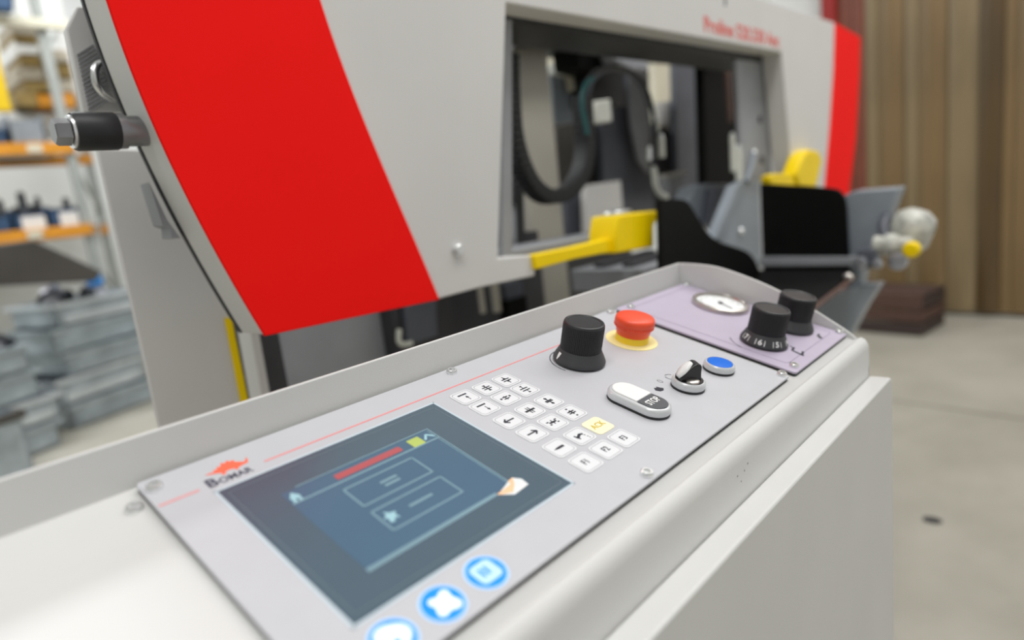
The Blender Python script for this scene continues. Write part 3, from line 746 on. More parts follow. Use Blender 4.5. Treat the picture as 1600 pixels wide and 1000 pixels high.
# lettering on the top beam
ta, tb_ = at_y(1100, 37, YM), at_y(1217, 66, YM)
vs, fs = text_mesh('Proline 520.330 Anc', 0.053, 0.0005, 0.0006)
xs = [p[0] for p in vs]; sc_x = (tb_[0] - ta[0]) / (max(xs) - min(xs)); cx = (ta[0] + tb_[0]) / 2; cz = (ta[2] + tb_[2]) / 2
MB().add([(cx + x * sc_x, YM - 0.0006 - z, cz + y * 1.0) for x, y, z in vs], fs).obj('lettering', 'lettering_red', bow)
yslab('cover_seam', [(1132, -6), (1134.5, -6), (1134.5, 9), (1132, 9)], YM - 0.0006, 0.001, 'dark_paint', bow)
# inner bow skin at the opening: grey flange on the left, back plate on the right
yslab('inner_flange', [(786, 20), (800, 22), (800, 400), (786, 402)], YM + BD, 0.012, 'grey_metal_paint', bow)
yslab('wheel_plate', [(1150, 92), (1199, 97), (1207, 285), (1160, 285)], YM + BD + 0.004, 0.012, 'grey_metal_paint', bow, 0.002)
for px, py in ((1187, 187), (1190, 250)):
    p = at_y(px, py, YM + BD + 0.004)
    MB().lathe([(0, 0), (0.012, 0), (0.012, 0.003), (0.006, 0.004), (0, 0.004)], 16, Matrix.Translation(p) @ Matrix.Rotation(PI / 2, 4, 'X')).obj('bolt', 'dark_paint', bow)
seam = [(x - 0.0012, z) for x, z in outer] + [(x + 0.05, z) for x, z in outer[::-1]]
MB().slab_y(seam, YM + BD + 0.0005, 0.006).obj('rear_seam', 'dark_paint', bow)
# hanging brackets on the underside of the end
yslab('end_bracket', [(233, 285), (262, 345), (282, 372), (268, 372), (266, 356), (254, 352), (243, 318)], YM + BD, 0.03, 'grey_metal_paint', bow)

# ------------------------------------------------------------------ roller stub on the bow's end
rp = at_y(205, 205, 0.838)
t = thing('guide_roller', 'black roller on a short shaft with hex nut, mounted on end of saw bow', 'roller', (rp[0] - 0.045, rp[1], rp[2] - 0.022))
XM = Matrix.Translation((0, rp[1], rp[2])) @ Matrix.Rotation(PI / 2, 4, 'Y')
def xl(name, prof, m, seg=36): MB().lathe([(r, h) for r, h in prof], seg, XM).obj(name, m, t)
x0 = at_y(82, 203, 0.838)[0]; x1 = at_y(205, 205, 0.838)[0]
Lr = x1 - x0
xl('roller', [(0, x0 + Lr * .24), (0.0195, x0 + Lr * .24), (0.0205, x0 + Lr * .27), (0.0205, x0 + Lr * .78), (0.0195, x0 + Lr * .80), (0, x0 + Lr * .80)], 'black_rubber')
xl('washer', [(0.0, x0 + Lr * .20), (0.0175, x0 + Lr * .20), (0.0175, x0 + Lr * .24), (0, x0 + Lr * .24)], 'steel')
xl('nut', [(0, x0), (0.0125, x0), (0.0145, x0 + Lr * .03), (0.0145, x0 + Lr * .19), (0, x0 + Lr * .19)], 'dark_steel', 6)
xl('collar', [(0, x0 + Lr * .80), (0.0195, x0 + Lr * .80), (0.0195, x0 + Lr * .90), (0.017, x0 + Lr * .91), (0.017, x0 + Lr * 1.25), (0, x0 + Lr * 1.25)], 'dark_steel')

# ------------------------------------------------------------------ vented cover behind the bow's end
YV = 0.92
vc = thing('vent_cover', 'grey sheet metal drive cover with slotted vents behind the saw bow end', 'cover', at_y(150, 172, YV))
yslab('cover_sheet', [(120, 10), (104, 46), (132, 176), (225, 176), (205, 120), (160, 20), (150, 10)], YV, 0.016, 'machine_paint', vc, 0.002)
vent = []
for i in range(15):
    y0_ = 84 + i * 6.4
    xa = 121 + i * 1.35; xb = min(xa + 34, 146 + i * 3.4)
    ye = y0_ - 0.62 * (xb - xa)
    yslab('vent_slat', [(xa, y0_), (xb, ye), (xb, ye + 2.6), (xa, y0_ + 2.6)], YV - 0.003, 0.005, 'grey_metal_paint', vc)
hp = smooth_curve([at_y(168, 112, YV - 0.002), at_y(157, 99, YV - 0.02), at_y(149, 108, YV - 0.028), at_y(150, 128, YV - 0.028), at_y(160, 145, YV - 0.02), at_y(176, 156, YV - 0.002)], 6)
MB().tube(hp, 0.0045, 10).obj('handle', 'steel', vc)

q0, q1 = at_y(196, 60, YV), at_y(222, 150, YV)
MB().box(q0[0], YM + BD, q1[2], q1[0] + 0.02, YV + 0.012, q0[2]).obj('cover_bracket', 'dark_paint', vc)
# ================================================================== SAW BASE
base = thing('saw_machine', 'pale grey saw stand with upright side plate and dark machine frame under the bow', 'machine frame', (1.3, 1.2, 0.0))
YS = 1.0
def down(px, Y, zlow=0.02):                # outline whose last two points run down to the floor
    return ypoly(px, Y)
sp_ = ypoly([(150, 232), (300, 236), (340, 400), (362, 497), (387, 630)], YS)
a_ = sp_[0]; e_ = sp_[-1]
MB().slab_y(sp_ + [(e_[0], 0.02), (a_[0] - 0.005, 0.02)], YS, 0.006).obj('side_plate', 'machine_paint', base, 0.003)
yl = ypoly([(352, 497), (362, 497), (388, 627), (377, 627)], YS - 0.004)
MB().slab_y([yl[0], yl[1], (yl[2][0], yl[2][1]), (yl[2][0], 0.1), (yl[3][0], 0.1), yl[3]], YS - 0.004, 0.004).obj('yellow_edge', 'guard_yellow', base)
pp = ypoly([(391, 515), (405, 515), (413, 620), (395, 620)], 1.05)
MB().slab_y([pp[0], pp[1], (pp[2][0], 0.02), (pp[3][0], 0.02)], 1.05, 0.05).obj('post', 'machine_paint', base, 0.003)
bk = ypoly([(362, 440), (420, 440), (420, 640), (362, 640)], 1.12)
MB().slab_y([bk[0], bk[1], (bk[1][0], 0.02), (bk[0][0], 0.02)], 1.12, 0.02).obj('back_plate', 'dark_paint', base)
g1 = ypoly([(408, 430), (604, 430), (604, 620), (408, 640)], 1.25)
MB().slab_y([g1[0], g1[1], (g1[1][0], 0.02), (g1[0][0], 0.02)], 1.25, 0.04).obj('lower_panel', 'grey_metal_paint', base, 0.003)
g2 = ypoly([(596, 380), (690, 380), (690, 600), (596, 600)], 1.20)
MB().slab_y([g2[0], g2[1], (g2[1][0], 0.02), (g2[0][0], 0.02)], 1.20, 0.05).obj('dark_upright', 'dark_paint', base, 0.003)
yslab('screen_door', [(632, 470), (681, 458), (684, 524), (638, 540)], 1.185, 0.015, 'slate_paint', base, 0.002)
lf = smooth_curve([at_y(624, 514, 1.16), at_y(623, 532, 1.16), at_y(630, 538, 1.16), at_y(643, 536, 1.16)], 4)
MB().tube(lf, 0.006, 10).obj('hook', 'fitting_white', base)
g3 = ypoly([(686, 380), (840, 360), (840, 560), (686, 560)], 1.30)
MB().slab_y([g3[0], g3[1], (g3[1][0], 0.02), (g3[0][0], 0.02)], 1.30, 0.05).obj('inner_panel', 'dark_paint', base)
for (xa, xb, yb) in ((750, 760, 489), (770, 785, 487)):
    p0, p1 = at_y((xa + xb) / 2, 440, 1.18), at_y((xa + xb) / 2, yb, 1.18)
    MB().tube([(p1[0], 1.18, p0[2] + 0.05), p1], (xb - xa) * 0.00075, 16).obj('cylinder_rod', 'cast_beige', base)
yslab('slider', [(790, 445), (816, 438), (818, 465), (795, 470)], 1.16, 0.04, 'slate_paint', base)
yslab('clamp_block', [(795, 470), (822, 462), (826, 500), (795, 510)], 1.15, 0.03, 'black_paint', base)
c0 = ypoly([(800, 40), (851, 45), (876, 300), (892, 470)], 1.32)
MB().slab_y([c0[0], c0[1], c0[2], (c0[3][0], c0[3][1]), (c0[3][0] - 0.01, 0.02), (c0[0][0] - 0.01, 0.02)], 1.32, 0.12).obj('beige_column', 'cast_beige', base, 0.004)
yslab('dark_upright', [(798, 120), (812, 150), (822, 405), (806, 405)], 1.12, 0.03, 'dark_paint', base)
yslab('steel_flat', [(786, 320), (805, 318), (808, 398), (788, 400)], 1.10, 0.01, 'part_steel', base)
# columns and plates seen through the opening
yslab('slate_column', [(938, 60), (1012, 70), (1022, 330), (945, 340)], 1.55, 0.03, 'slate_paint', base, 0.004)
yslab('slate_column', [(1054, 70), (1106, 76), (1108, 330), (1060, 330)], 1.55, 0.03, 'slate_paint', base, 0.004)
yslab('column_highlight', [(984, 108), (1014, 112), (1016, 270), (1000, 250), (988, 190)], 1.50, 0.02, 'grey_metal_paint', base, 0.003)  # highlight on the slate column, modelled as a paler grey slab
yslab('steel_flap', [(795, 62), (806, 44), (814, 58), (803, 78), (796, 82)], 1.10, 0.012, 'part_steel', base, 0.002)
for (xa, ya, xb, yb) in ((978, 40, 985, 78), (992, 38, 1004, 74), (1012, 46, 1010, 84)):
    MB().tube(smooth_curve([at_y(xa, ya, 1.12), at_y((xa + xb) / 2 + 4, (ya + yb) / 2, 1.12), at_y(xb, yb, 1.12)], 5), 0.005, 8).obj('cable', 'hose_black', base)
yslab('black_guide', [(1098, 60), (1153, 66), (1160, 300), (1104, 300)], 1.30, 0.04, 'black_paint', base)
yslab('brown_rod', [(1133, 66), (1141, 67), (1146, 190), (1141, 190)], 1.20, 0.01, 'brown_wood', base)
yslab('sheet_cover', [(914, 290), (970, 282), (977, 372), (916, 380)], 1.40, 0.02, 'machine_paint', base, 0.002)
yslab('cable_duct', [(884, 300), (912, 296), (914, 372), (886, 376)], 1.45, 0.04, 'slate_paint', base)
yslab('grey_box', [(862, 116), (905, 112), (908, 190), (868, 194)], 1.42, 0.08, 'blue_grey_paint', base, 0.004)
yslab('clamp', [(872, 98), (905, 84), (908, 112), (888, 120), (872, 116)], 1.40, 0.05, 'fitting_white', base, 0.006)
yslab('clamp', [(888, 118), (896, 116), (900, 140), (893, 143)], 1.39, 0.02, 'cream_paint', base, 0.003)
yslab('black_bracket', [(898, 50), (960, 52), (956, 100), (938, 112), (905, 104)], 1.28, 0.1, 'black_paint', base, 0.004)
yslab('dark_housing', [(925, 112), (975, 108), (978, 165), (925, 165)], 1.33, 0.1, 'dark_paint', base, 0.004)
yslab('upper_beam', [(780, 8), (1150, 50), (1150, 88), (1000, 72), (880, 66), (780, 62)], 1.24, 0.2, 'black_rubber', base)
yslab('steel_duct', [(955, 76), (1012, 88), (1014, 112), (985, 108), (958, 92)], 1.22, 0.05, 'part_steel', base, 0.004)
yslab('junction_box', [(930, 158), (954, 154), (957, 190), (932, 193)], 1.18, 0.04, 'fitting_white', base, 0.004)
yslab('grey_box', [(1044, 272), (1064, 270), (1066, 306), (1046, 308)], 1.12, 0.04, 'grey_metal_paint', base, 0.003)
yslab('steel_bar', [(1040, 272), (1074, 266), (1074, 271), (1040, 278)], 1.10, 0.02, 'cast_beige', base)
yslab('light_sheet', [(1028, 160), (1048, 158), (1056, 208), (1034, 190)], 1.60, 0.02, 'machine_paint', base)
yslab('dark_panel', [(1010, 190), (1062, 205), (1062, 330), (1014, 330)], 1.62, 0.05, 'dark_paint', base)
yslab('rear_panel', [(868, 185), (945, 180), (950, 310), (874, 310)], 1.62, 0.05, 'ramp_brown', base)
yslab('lower_ledge', [(776, 396), (885, 376), (985, 358), (985, 372), (835, 404), (776, 412)], 0.90, 0.12, 'grey_metal_paint', base, 0.003)
# machine table below the blade guard
zt_ = at_y(900, 440, 0.95)[2]
tl, tr_ = at_y(893, 430, 1.10)[0], at_y(1060, 400, 0.95)[0]
MB().box(tl, 0.88, zt_ - 0.06, tr_, 1.10, zt_).obj('saw_table', 'grey_metal_paint', base, 0.003)
for i in range(2):
    MB().box(tl + 0.03, 0.92 + i * 0.09, zt_, tr_ - 0.02, 0.955 + i * 0.09, zt_ + 0.012).obj('table_rail', 'dark_paint', base, 0.002)
MB().box(0.6, 1.62, 0.02, 2.55, 1.70, H - 0.10).obj('rear_frame', 'dark_paint', base)
MB().box(tl + 0.05, 0.95, 0.02, tr_ - 0.05, 1.08, zt_ - 0.06).obj('plinth', 'grey_metal_paint', base)

# far white wall trims seen through the gap
for (xa, xb, lab) in ((851, 881, 'tall cream sheet panel behind the saw, glimpsed above the blue grey box'), (1020, 1050, 'tall cream sheet panel behind the saw, glimpsed past the black hose arch')):
    q0 = at_y(xa, 80, 2.6); q1 = at_y(xb, 80, 2.6)
    o = MB().box(q0[0], 2.6, 0.0, q1[0] - 0.01, 2.66, H + 1.1).obj('cream_locker', 'cream_paint', None, 0.004)
    tag(o, lab, 'panel', 'cream panels behind the saw')

# ------------------------------------------------------------------ cable chain and hoses
YC = 1.02
path = smooth_curve([at_y(793, 85, YC), at_y(794, 125, YC), at_y(796, 165, YC), at_y(800, 210, YC), at_y(812, 255, YC), at_y(832, 292, YC), at_y(858, 308, YC), at_y(886, 300, YC), at_y(906, 272, YC), at_y(914, 235, YC), at_y(912, 195, YC), at_y(909, 150, YC)], 8)
ch = thing('cable_chain', 'black plastic energy chain hanging in a loop inside the saw bow opening', 'cable chain', path[44])
P_ = np.array(path); seglen = np.r_[0, np.cumsum(np.linalg.norm(np.diff(P_, axis=0), axis=1))]
nl = 44
for i in range(nl):
    sa, sb = seglen[-1] * (i + 0.015) / nl, seglen[-1] * (i + 0.985) / nl
    a = np.array([np.interp(sa, seglen, P_[:, k]) for k in range(3)]); c = np.array([np.interp(sb, seglen, P_[:, k]) for k in range(3)])
    d = (c - a) / np.linalg.norm(c - a); nn = np.array([-d[2], 0, d[0]]) * 0.0165
    MB().slab_y([(p[0], p[2]) for p in (a - nn, c - nn, c + nn, a + nn)], YC - 0.022, 0.044).obj('link', 'black_rubber', ch, 0.002)
def hose(label, pxs, Y, r, m, group='hoses in the saw opening'):
    o = MB().tube(smooth_curve([at_y(x, y, Y) for x, y in pxs], 8), r, 10).obj('hose', m)
    return tag(o, label, 'hose', group)
hose('thin black hose arching from the energy chain over to the white connectors, outermost', [(912, 170), (914, 140), (925, 118), (945, 107), (968, 106), (992, 116), (1010, 140), (1020, 175), (1024, 215), (1024, 245)], 1.0, 0.0065, 'hose_black')
hose('thin grey hose running just inside the black arching hose', [(920, 150), (928, 125), (946, 112), (968, 111), (988, 121), (1004, 143), (1013, 175), (1017, 212)], 1.03, 0.004, 'slate_paint')
hose('teal hose rising beside the energy chain', [(918, 210), (913, 185), (910, 165), (911, 145), (917, 130), (926, 122)], 0.985, 0.006, 'hose_teal')
def fitting(label, px, Y, r, m='fitting_white', cat='connector', group='white connectors on the hoses'):
    t = thing('hose_connector', label, cat, at_y(*px[-1], Y), (0, 0, 0), group)
    pts = [at_y(x, y, Y) for x, y in px]
    MB().tube(pts, r, 14).obj('sleeve', m, t)
    a, c = Vector(pts[0]), Vector(pts[-1]); d = (c - a).normalized()
    MB().tube([a - d * r * 1.1, a], r * 0.7, 12).obj('collar', 'steel', t)
    return t
fitting('short white connector where the black hose ends', [(1026, 188), (1028, 206)], 1.0, 0.006)
fitting('large white cylindrical connector, upper of the two beside the dark guard', [(1033, 216), (1034, 246)], 0.99, 0.010)
fitting('small steel fitting next to the upper white connector', [(1015, 232), (1015, 250)], 1.0, 0.006, 'steel')
fitting('curved white connector just above the black concave guard', [(1022, 264), (1024, 288), (1030, 302), (1042, 308)], 0.99, 0.0085)
fitting('slim pale valve fitting on the gusset, taller one', [(1156, 195), (1157, 240)], 0.88, 0.008)
fitting('slim pale valve fitting on the gusset, shorter one', [(1144, 212), (1146, 268)], 0.87, 0.008)
fitting('stubby pale valve body between the two slim fittings', [(1153, 232), (1155, 282)], 0.86, 0.011)
fitting('blue grey lever handle beside the pale valve fittings', [(1178, 240), (1174, 262), (1166, 284)], 0.86, 0.009, 'blue_grey_paint', 'lever')

# ================================================================== YELLOW BLADE GUARDS
YG = 0.79
bgd = thing('blade_guard', 'yellow blade guard bar with tall block beside the black concave guard', 'guard', at_y(930, 400, YG))
yslab('guard_bar', [(835, 399), (900, 386), (966, 370), (968, 391), (900, 404), (838, 421)], YG, 0.03, 'guard_yellow', bgd, 0.002)
yslab('guard_block', [(966, 336), (1027, 329), (1027, 345), (1022, 352), (1022, 386), (962, 396), (962, 364)], YG - 0.012, 0.07, 'guard_yellow', bgd, 0.004)
yslab('clamp_screw', [(962, 330), (988, 326), (988, 334), (962, 338)], YG, 0.03, 'steel', bgd, 0.003)
yg = thing('corner_guard', 'yellow bent guard on the far leg of the saw bow', 'guard', at_y(1240, 292, 0.77))
yslab('guard_foot', [(1203, 275), (1212, 271), (1252, 272), (1256, 292), (1205, 289)], 0.77, 0.03, 'guard_yellow', yg, 0.004)
yslab('guard_arm', [(1244, 272), (1256, 240), (1266, 233), (1280, 236), (1286, 250), (1276, 293), (1250, 292)], 0.76, 0.05, 'guard_yellow', yg, 0.008)

# ================================================================== VISE
vs_t = thing('vise', 'blue grey material vise with black guards in front of the far saw leg', 'vise', (1.9, 0.7, 0.6))
yslab('concave_guard', smooth_curve([(1032, 312), (1062, 311), (1076, 316), (1088, 334), (1104, 360), (1122, 376), (1150, 386), (1168, 393), (1180, 406), (1188, 424)], 4) + [(1196, 520), (1036, 520)], 0.74, 0.012, 'black_paint', vs_t, 0.002)
xslab('square_guard', [(1187, 287)] + smooth_curve([(1240, 290), (1296, 294), (1313, 300), (1321, 316), (1323, 340)], 4) + [(1327, 428), (1192, 428)], 1.90, 0.014, 'black_paint', vs_t, 0.002)
xslab('steel_strip', [(1186, 402), (1334, 402), (1338, 415), (1186, 416)], 1.885, 0.03, 'grey_metal_paint', vs_t, 0.002)
yslab('gusset', [(1161, 284), (1187, 283), (1192, 420), (1150, 400), (1118, 374)], 0.86, 0.02, 'blue_grey_paint', vs_t, 0.003)
yslab('gusset_rib', [(1150, 290), (1163, 282), (1128, 372), (1116, 374)], 0.845, 0.03, 'blue_grey_paint', vs_t, 0.002)
p = at_y(1157, 361, 0.86)
MB().lathe([(0, 0), (0.011, 0), (0.011, 0.004), (0.008, 0.008), (0, 0.008)], 20, Matrix.Translation(p) @ Matrix.Rotation(PI / 2, 4, 'X')).obj('bolt', 'steel', vs_t)
yslab('rear_jaw', [(1074, 318), (1088, 292), (1100, 287), (1140, 287), (1140, 350), (1090, 345)], 0.98, 0.06, 'blue_grey_paint', vs_t, 0.004)
yslab('jaw_face', [(1116, 296), (1146, 296), (1120, 360), (1108, 350)], 0.95, 0.03, 'slate_paint', vs_t)
# black bed plate, sloping rail
bpl = [at_x(1184, 421, 1.88), at_x(1334, 421, 1.88), at_x(1258, 490, 1.50), at_x(1150, 478, 1.50)]
lo_ = [(x, y, z - 0.015) for x, y, z in bpl]
MB().add(bpl + lo_, [(0, 1, 2, 3), (7, 6, 5, 4), (0, 4, 5, 1), (1, 5, 6, 2), (2, 6, 7, 3), (3, 7, 4, 0)]).obj('bed_plate', 'black_paint', vs_t, 0.002)
r0, r1 = Vector(at_x(1334, 434, 1.84)), Vector(at_x(1258, 492, 1.49))
MB().tube([r0, r1], 0.008, 4).obj('rail', 'brown_wood', vs_t)
p = at_x(1326, 433, 1.80)
MB().lathe([(0, 0), (0.012, 0), (0.012, 0.008), (0.008, 0.011), (0, 0.011)], 6, Matrix.Translation(p) @ Matrix.Rotation(-PI / 2, 4, 'Y')).obj('bolt', 'brushed_steel', vs_t)
xslab('fixed_jaw', [(1318, 306), (1334, 299), (1403, 294), (1385, 345), (1362, 395), (1346, 420), (1341, 450), (1322, 450)], 1.93, 0.09, 'blue_grey_paint', vs_t, 0.004)
xslab('foot', [(1262, 492), (1300, 462), (1340, 446), (1374, 445), (1352, 480), (1328, 525), (1300, 560), (1262, 560)], 1.90, 0.06, 'blue_grey_lit', vs_t, 0.004)
ft0, ft1 = at_x(1250, 545, 1.91), at_x(1312, 545, 1.91)
MB().box(1.91, ft1[1], 0.02, 1.97, ft0[1], ft0[2]).obj('pedestal', 'blue_grey_paint', vs_t)

# ================================================================== VALVE ON THE VISE
XA = 1.88
def atv(px, py, d=0.0): return at_x(px, py, XA + d)
PXM = XA * 1.0 / FPX                        # rough metres per pixel there
va = thing('hydraulic_valve', 'pale metal valve with rounded head and yellow cap beyond the vise', 'valve', atv(1400, 420))
xslab('mount_block', [(1338, 392), (1368, 388), (1370, 418), (1342, 422)], XA - 0.03, 0.06, 'slate_paint', va, 0.005)
a, c = Vector(atv(1366, 382)), Vector(atv(1428, 384))
MB().tube([a, a.lerp(c, .3), a.lerp(c, .31), a.lerp(c, .6), a.lerp(c, .61), c], [0.024, 0.024, 0.030, 0.030, 0.025, 0.025], 20).obj('valve_body', 'valve_cast', va)
hd = Vector(atv(1426, 356, 0.04)); rad_ = 27 * PXM
MB().lathe([(0, -rad_ * 1.2), (rad_ * .75, -rad_ * 1.15), (rad_, -rad_ * .7), (rad_, rad_ * .25), (rad_ * .88, rad_ * .65), (rad_ * .5, rad_ * .93), (0, rad_)], 28, Matrix.Translation(hd) @ Matrix.Rotation(0.35, 4, 'X')).obj('valve_head', 'valve_cast', va)
NX = Matrix.Rotation(-PI / 2, 4, 'Y')
p = Vector(atv(1426, 389, -0.03))
MB().lathe([(0, 0), (0.017, 0), (0.020, 0.004), (0.020, 0.016), (0.015, 0.024), (0, 0.026)], 20, Matrix.Translation(p) @ NX).obj('yellow_cap', 'guard_yellow', va)
for (px, py, rr) in ((1346, 410, 0.016), (1372, 412, 0.012), (1404, 408, 0.022)):
    p = Vector(atv(px, py, -0.035))
    MB().lathe([(0, 0), (rr, 0), (rr, 0.012), (rr * .6, 0.014), (rr * .6, 0.006), (0, 0.006)], 20, Matrix.Translation(p) @ NX).obj('port', 'part_steel', va)
hs = smooth_curve([atv(1384, 374), atv(1380, 354, 0.02), atv(1386, 338, 0.05)], 5)
MB().tube(hs, 0.013, 12).obj('elbow', 'slate_paint', va)

# ================================================================== WOODEN CRATE ON THE FLOOR
bl, br, bb_ = at_z(1312, 516, 0), at_z(1441, 527, 0), at_z(1474, 490, 0)
cr_ = thing('wooden_crate', 'low dark brown wooden crate on the floor near strip curtain', 'crate', (bl[0] * .5 + br[0] * .5, bl[1] * .5 + br[1] * .5, 0))
A = Vector(br); U_ = (Vector(bl) - A); wv = U_.length; U_.normalize(); Vv = Vector((-U_.y, U_.x, 0))
if Vv.x < 0: Vv = -Vv
dp = 0.42; hc = 0.27
def plank(u0, u1, v0, v1, z0, z1, m='brown_wood'):
    pts = [A + U_ * a + Vv * b for a, b in ((u0, v0), (u1, v0), (u1, v1), (u0, v1))]
    MB().prism([(p.x, p.y) for p in pts], z0, z1).obj('plank', m, cr_, 0.004)
for k in range(3):
    z0 = 0.01 + k * 0.09
    plank(0, wv, 0, 0.022 - 0.006 * (k % 2), z0, z0 + 0.075, 'brown_wood_dark' if k == 0 else 'brown_wood')
    plank(0, 0.022, 0.024, dp, z0, z0 + 0.075, 'brown_wood' if k == 1 else 'brown_wood_dark')
    plank(0.0, wv, dp - 0.022, dp, z0, z0 + 0.08)
for k in range(4):
    plank(0.0, wv, k * dp / 4 + 0.004, (k + 1) * dp / 4 - 0.006, hc + 0.005, hc + 0.025, 'brown_wood_dark' if k % 2 else 'brown_wood')

# ================================================================== LEFT BACKGROUND: RACK AND STOCK
YK = 6.3
def rel(px, py, Y): return at_y(px, py, Y)
rk = thing('pallet_rack', 'tall shelf rack with orange beams and grey lattice end frame', 'rack', (rel(140, 300, YK)[0], YK, 0))
pf_, pb_ = rel(120, 250, YK), rel(142, 250, YK + 0.6)
zt2 = 3.4
for (p, Yq) in ((pf_, YK), (pb_, YK + 0.9)):
    xq = at_y(133 if Yq == YK else 158, 330, Yq)[0]
    MB().box(xq - 0.035, Yq, 0, xq + 0.035, Yq + 0.06, zt2).obj('upright', 'rack_grey', rk, 0.004)
xf, xb = at_y(133, 330, YK)[0], at_y(158, 330, YK + 0.9)[0]
for i in range(7):
    z0 = 0.3 + i * 0.42
    a, c = Vector((xf, YK + 0.03, z0 + (0.42 if i % 2 else 0))), Vector((xb, YK + 0.93, z0 + (0 if i % 2 else 0.42)))
    MB().tube([a, c], 0.014, 6).obj('brace', 'rack_grey', rk)
zb1 = at_y(60, 232, YK)[2]; zb2 = at_y(60, 366, YK)[2]; zb3 = at_y(60, 172, YK)[2]
for z in (zb1, zb2):
    MB().box(0.2, YK - 0.02, z - 0.045, xf + 0.02, YK + 0.03, z + 0.045).obj('beam', 'orange_paint', rk, 0.004)
    MB().box(0.2, YK + 0.03, z + 0.01, xf + 0.02, YK + 0.88, z + 0.045).obj('shelf_board', 'rack_grey', rk)
    MB().box(0.2, YK + 0.88, z - 0.045, xb + 0.02, YK + 0.93, z + 0.045).obj('beam', 'orange_paint', rk, 0.004)
for (px, z) in ((55, zb1), (22, zb2)):
    x_ = at_y(px, 240, YK)[0]
    MB().box(x_ - 0.05, YK - 0.024, z - 0.03, x_ + 0.05, YK - 0.02, z + 0.03).obj('label_plate', 'cream_paint', rk)
# bins and tools on the beams
def bin_(label, pxa, pxb, py, zs, h, m, grp, dy=0.05, name='storage_bin', cat='bin'):
    xa, xb_ = at_y(pxa, py, YK)[0], at_y(pxb, py, YK)[0]
    t = thing(name, label, cat, ((xa + xb_) / 2, YK + dy + 0.15, zs), (0, 0, 0), grp)
    b = MB()
    y0, y1 = YK + dy, YK + dy + 0.3
    b.box(xa, y0, zs, xb_, y1, zs + 0.012)
    b.box(xa, y0, zs, xb_, y0 + 0.012, zs + h * 0.8); b.box(xa, y1 - 0.012, zs, xb_, y1, zs + h)
    b.box(xa, y0, zs, xa + 0.012, y1, zs + h); b.box(xb_ - 0.012, y0, zs, xb_, y1, zs + h)
    b.obj('tray', m, t)
    return t
zs1, zs2 = zb1 + 0.045, zb2 + 0.045
t = bin_('dark blue bin on the upper orange beam, at the picture edge', -20, 18, 225, zs1, 0.13, 'blue_bin_plastic', 'bins on the upper beam')
t = bin_('slate blue bin on the upper orange beam, next to the grey post', 22, 78, 225, zs1, 0.22, 'blue_grey_paint', 'bins on the upper beam')
t = bin_('dark blue open bin with white card, on the lower orange beam', 26, 80, 360, zs2, 0.14, 'blue_bin_plastic', 'bins on the lower beam')
xa, xb_ = at_y(38, 355, YK)[0], at_y(76, 355, YK)[0]
MB().box(xa, YK + 0.040, zs2 - 0.04, xb_, YK + 0.05, zs2 + 0.10).obj('card', 'film_white', t)
t = bin_('dark blue open bin with pale card, lower beam beside the lattice frame', 82, 140, 355, zs2, 0.16, 'blue_bin_plastic', 'bins on the lower beam')
xa, xb_ = at_y(98, 350, YK)[0], at_y(128, 350, YK)[0]
MB().box(xa, YK + 0.040, zs2 - 0.0, xb_, YK + 0.05, zs2 + 0.11).obj('card', 'film_white', t)
t = bin_('dark blue open bin on the lower orange beam, cut by picture edge', -30, 24, 360, zs2, 0.14, 'blue_bin_plastic', 'bins on the lower beam')
for i, (px, dz, r_, lab) in enumerate(((6, .20, .075, 'round dark machine part in the edge bin'), (42, .24, .09, 'dark machine part standing highest in the carded bin'), (66, .20, .065, 'small dark machine part beside the highest one'), (110, .18, .08, 'dark machine part in the bin by the lattice frame'))):
    p = at_y(px, 345, YK + 0.2)
    t = thing('machine_part', lab, 'machine part', (p[0], YK + 0.2, zs2 + 0.02), (0, 0, 0), 'dark parts in the bins')
    MB().lathe([(0, 0), (r_ * .9, 0), (r_, dz * .3), (r_ * .8, dz * .7), (r_ * .35, dz * .72), (r_ * .3, dz * 1.15), (0, dz * 1.2)], 18, Matrix.Translation((p[0], YK + 0.2, zs2 + 0.02))).obj('hub', 'tool_dark', t)
    MB().tube([(p[0] - r_ * 1.05, YK + .2, zs2 + dz * .6), (p[0] + r_ * 1.05, YK + .2, zs2 + dz * .75)], 0.025, 8).obj('shaft', 'tool_dark', t)
# long white bench top behind, above the upper beam
zw = at_y(50, 186, YK + 0.3)[2]
o = MB().box(0.1, YK + 0.36, zw - 0.09, at_y(112, 180, YK + .36)[0], YK + 0.9, zw + 0.07).obj('white_bundle', 'film_white', None, 0.02)
tag(o, 'long white wrapped bundle lying above the upper orange beam', 'bundle')
# dark sloping chute under the lower beam
chp = ypoly([(-20, 384), (52, 374), (160, 424), (150, 440), (-20, 448)], 5.35)
o = MB().slab_y(chp, 5.35, 0.2).obj('sheet_chute', 'ramp_brown', None, 0.01)
tag(o, 'dark brown sloping sheet chute below the lower orange beam', 'chute')
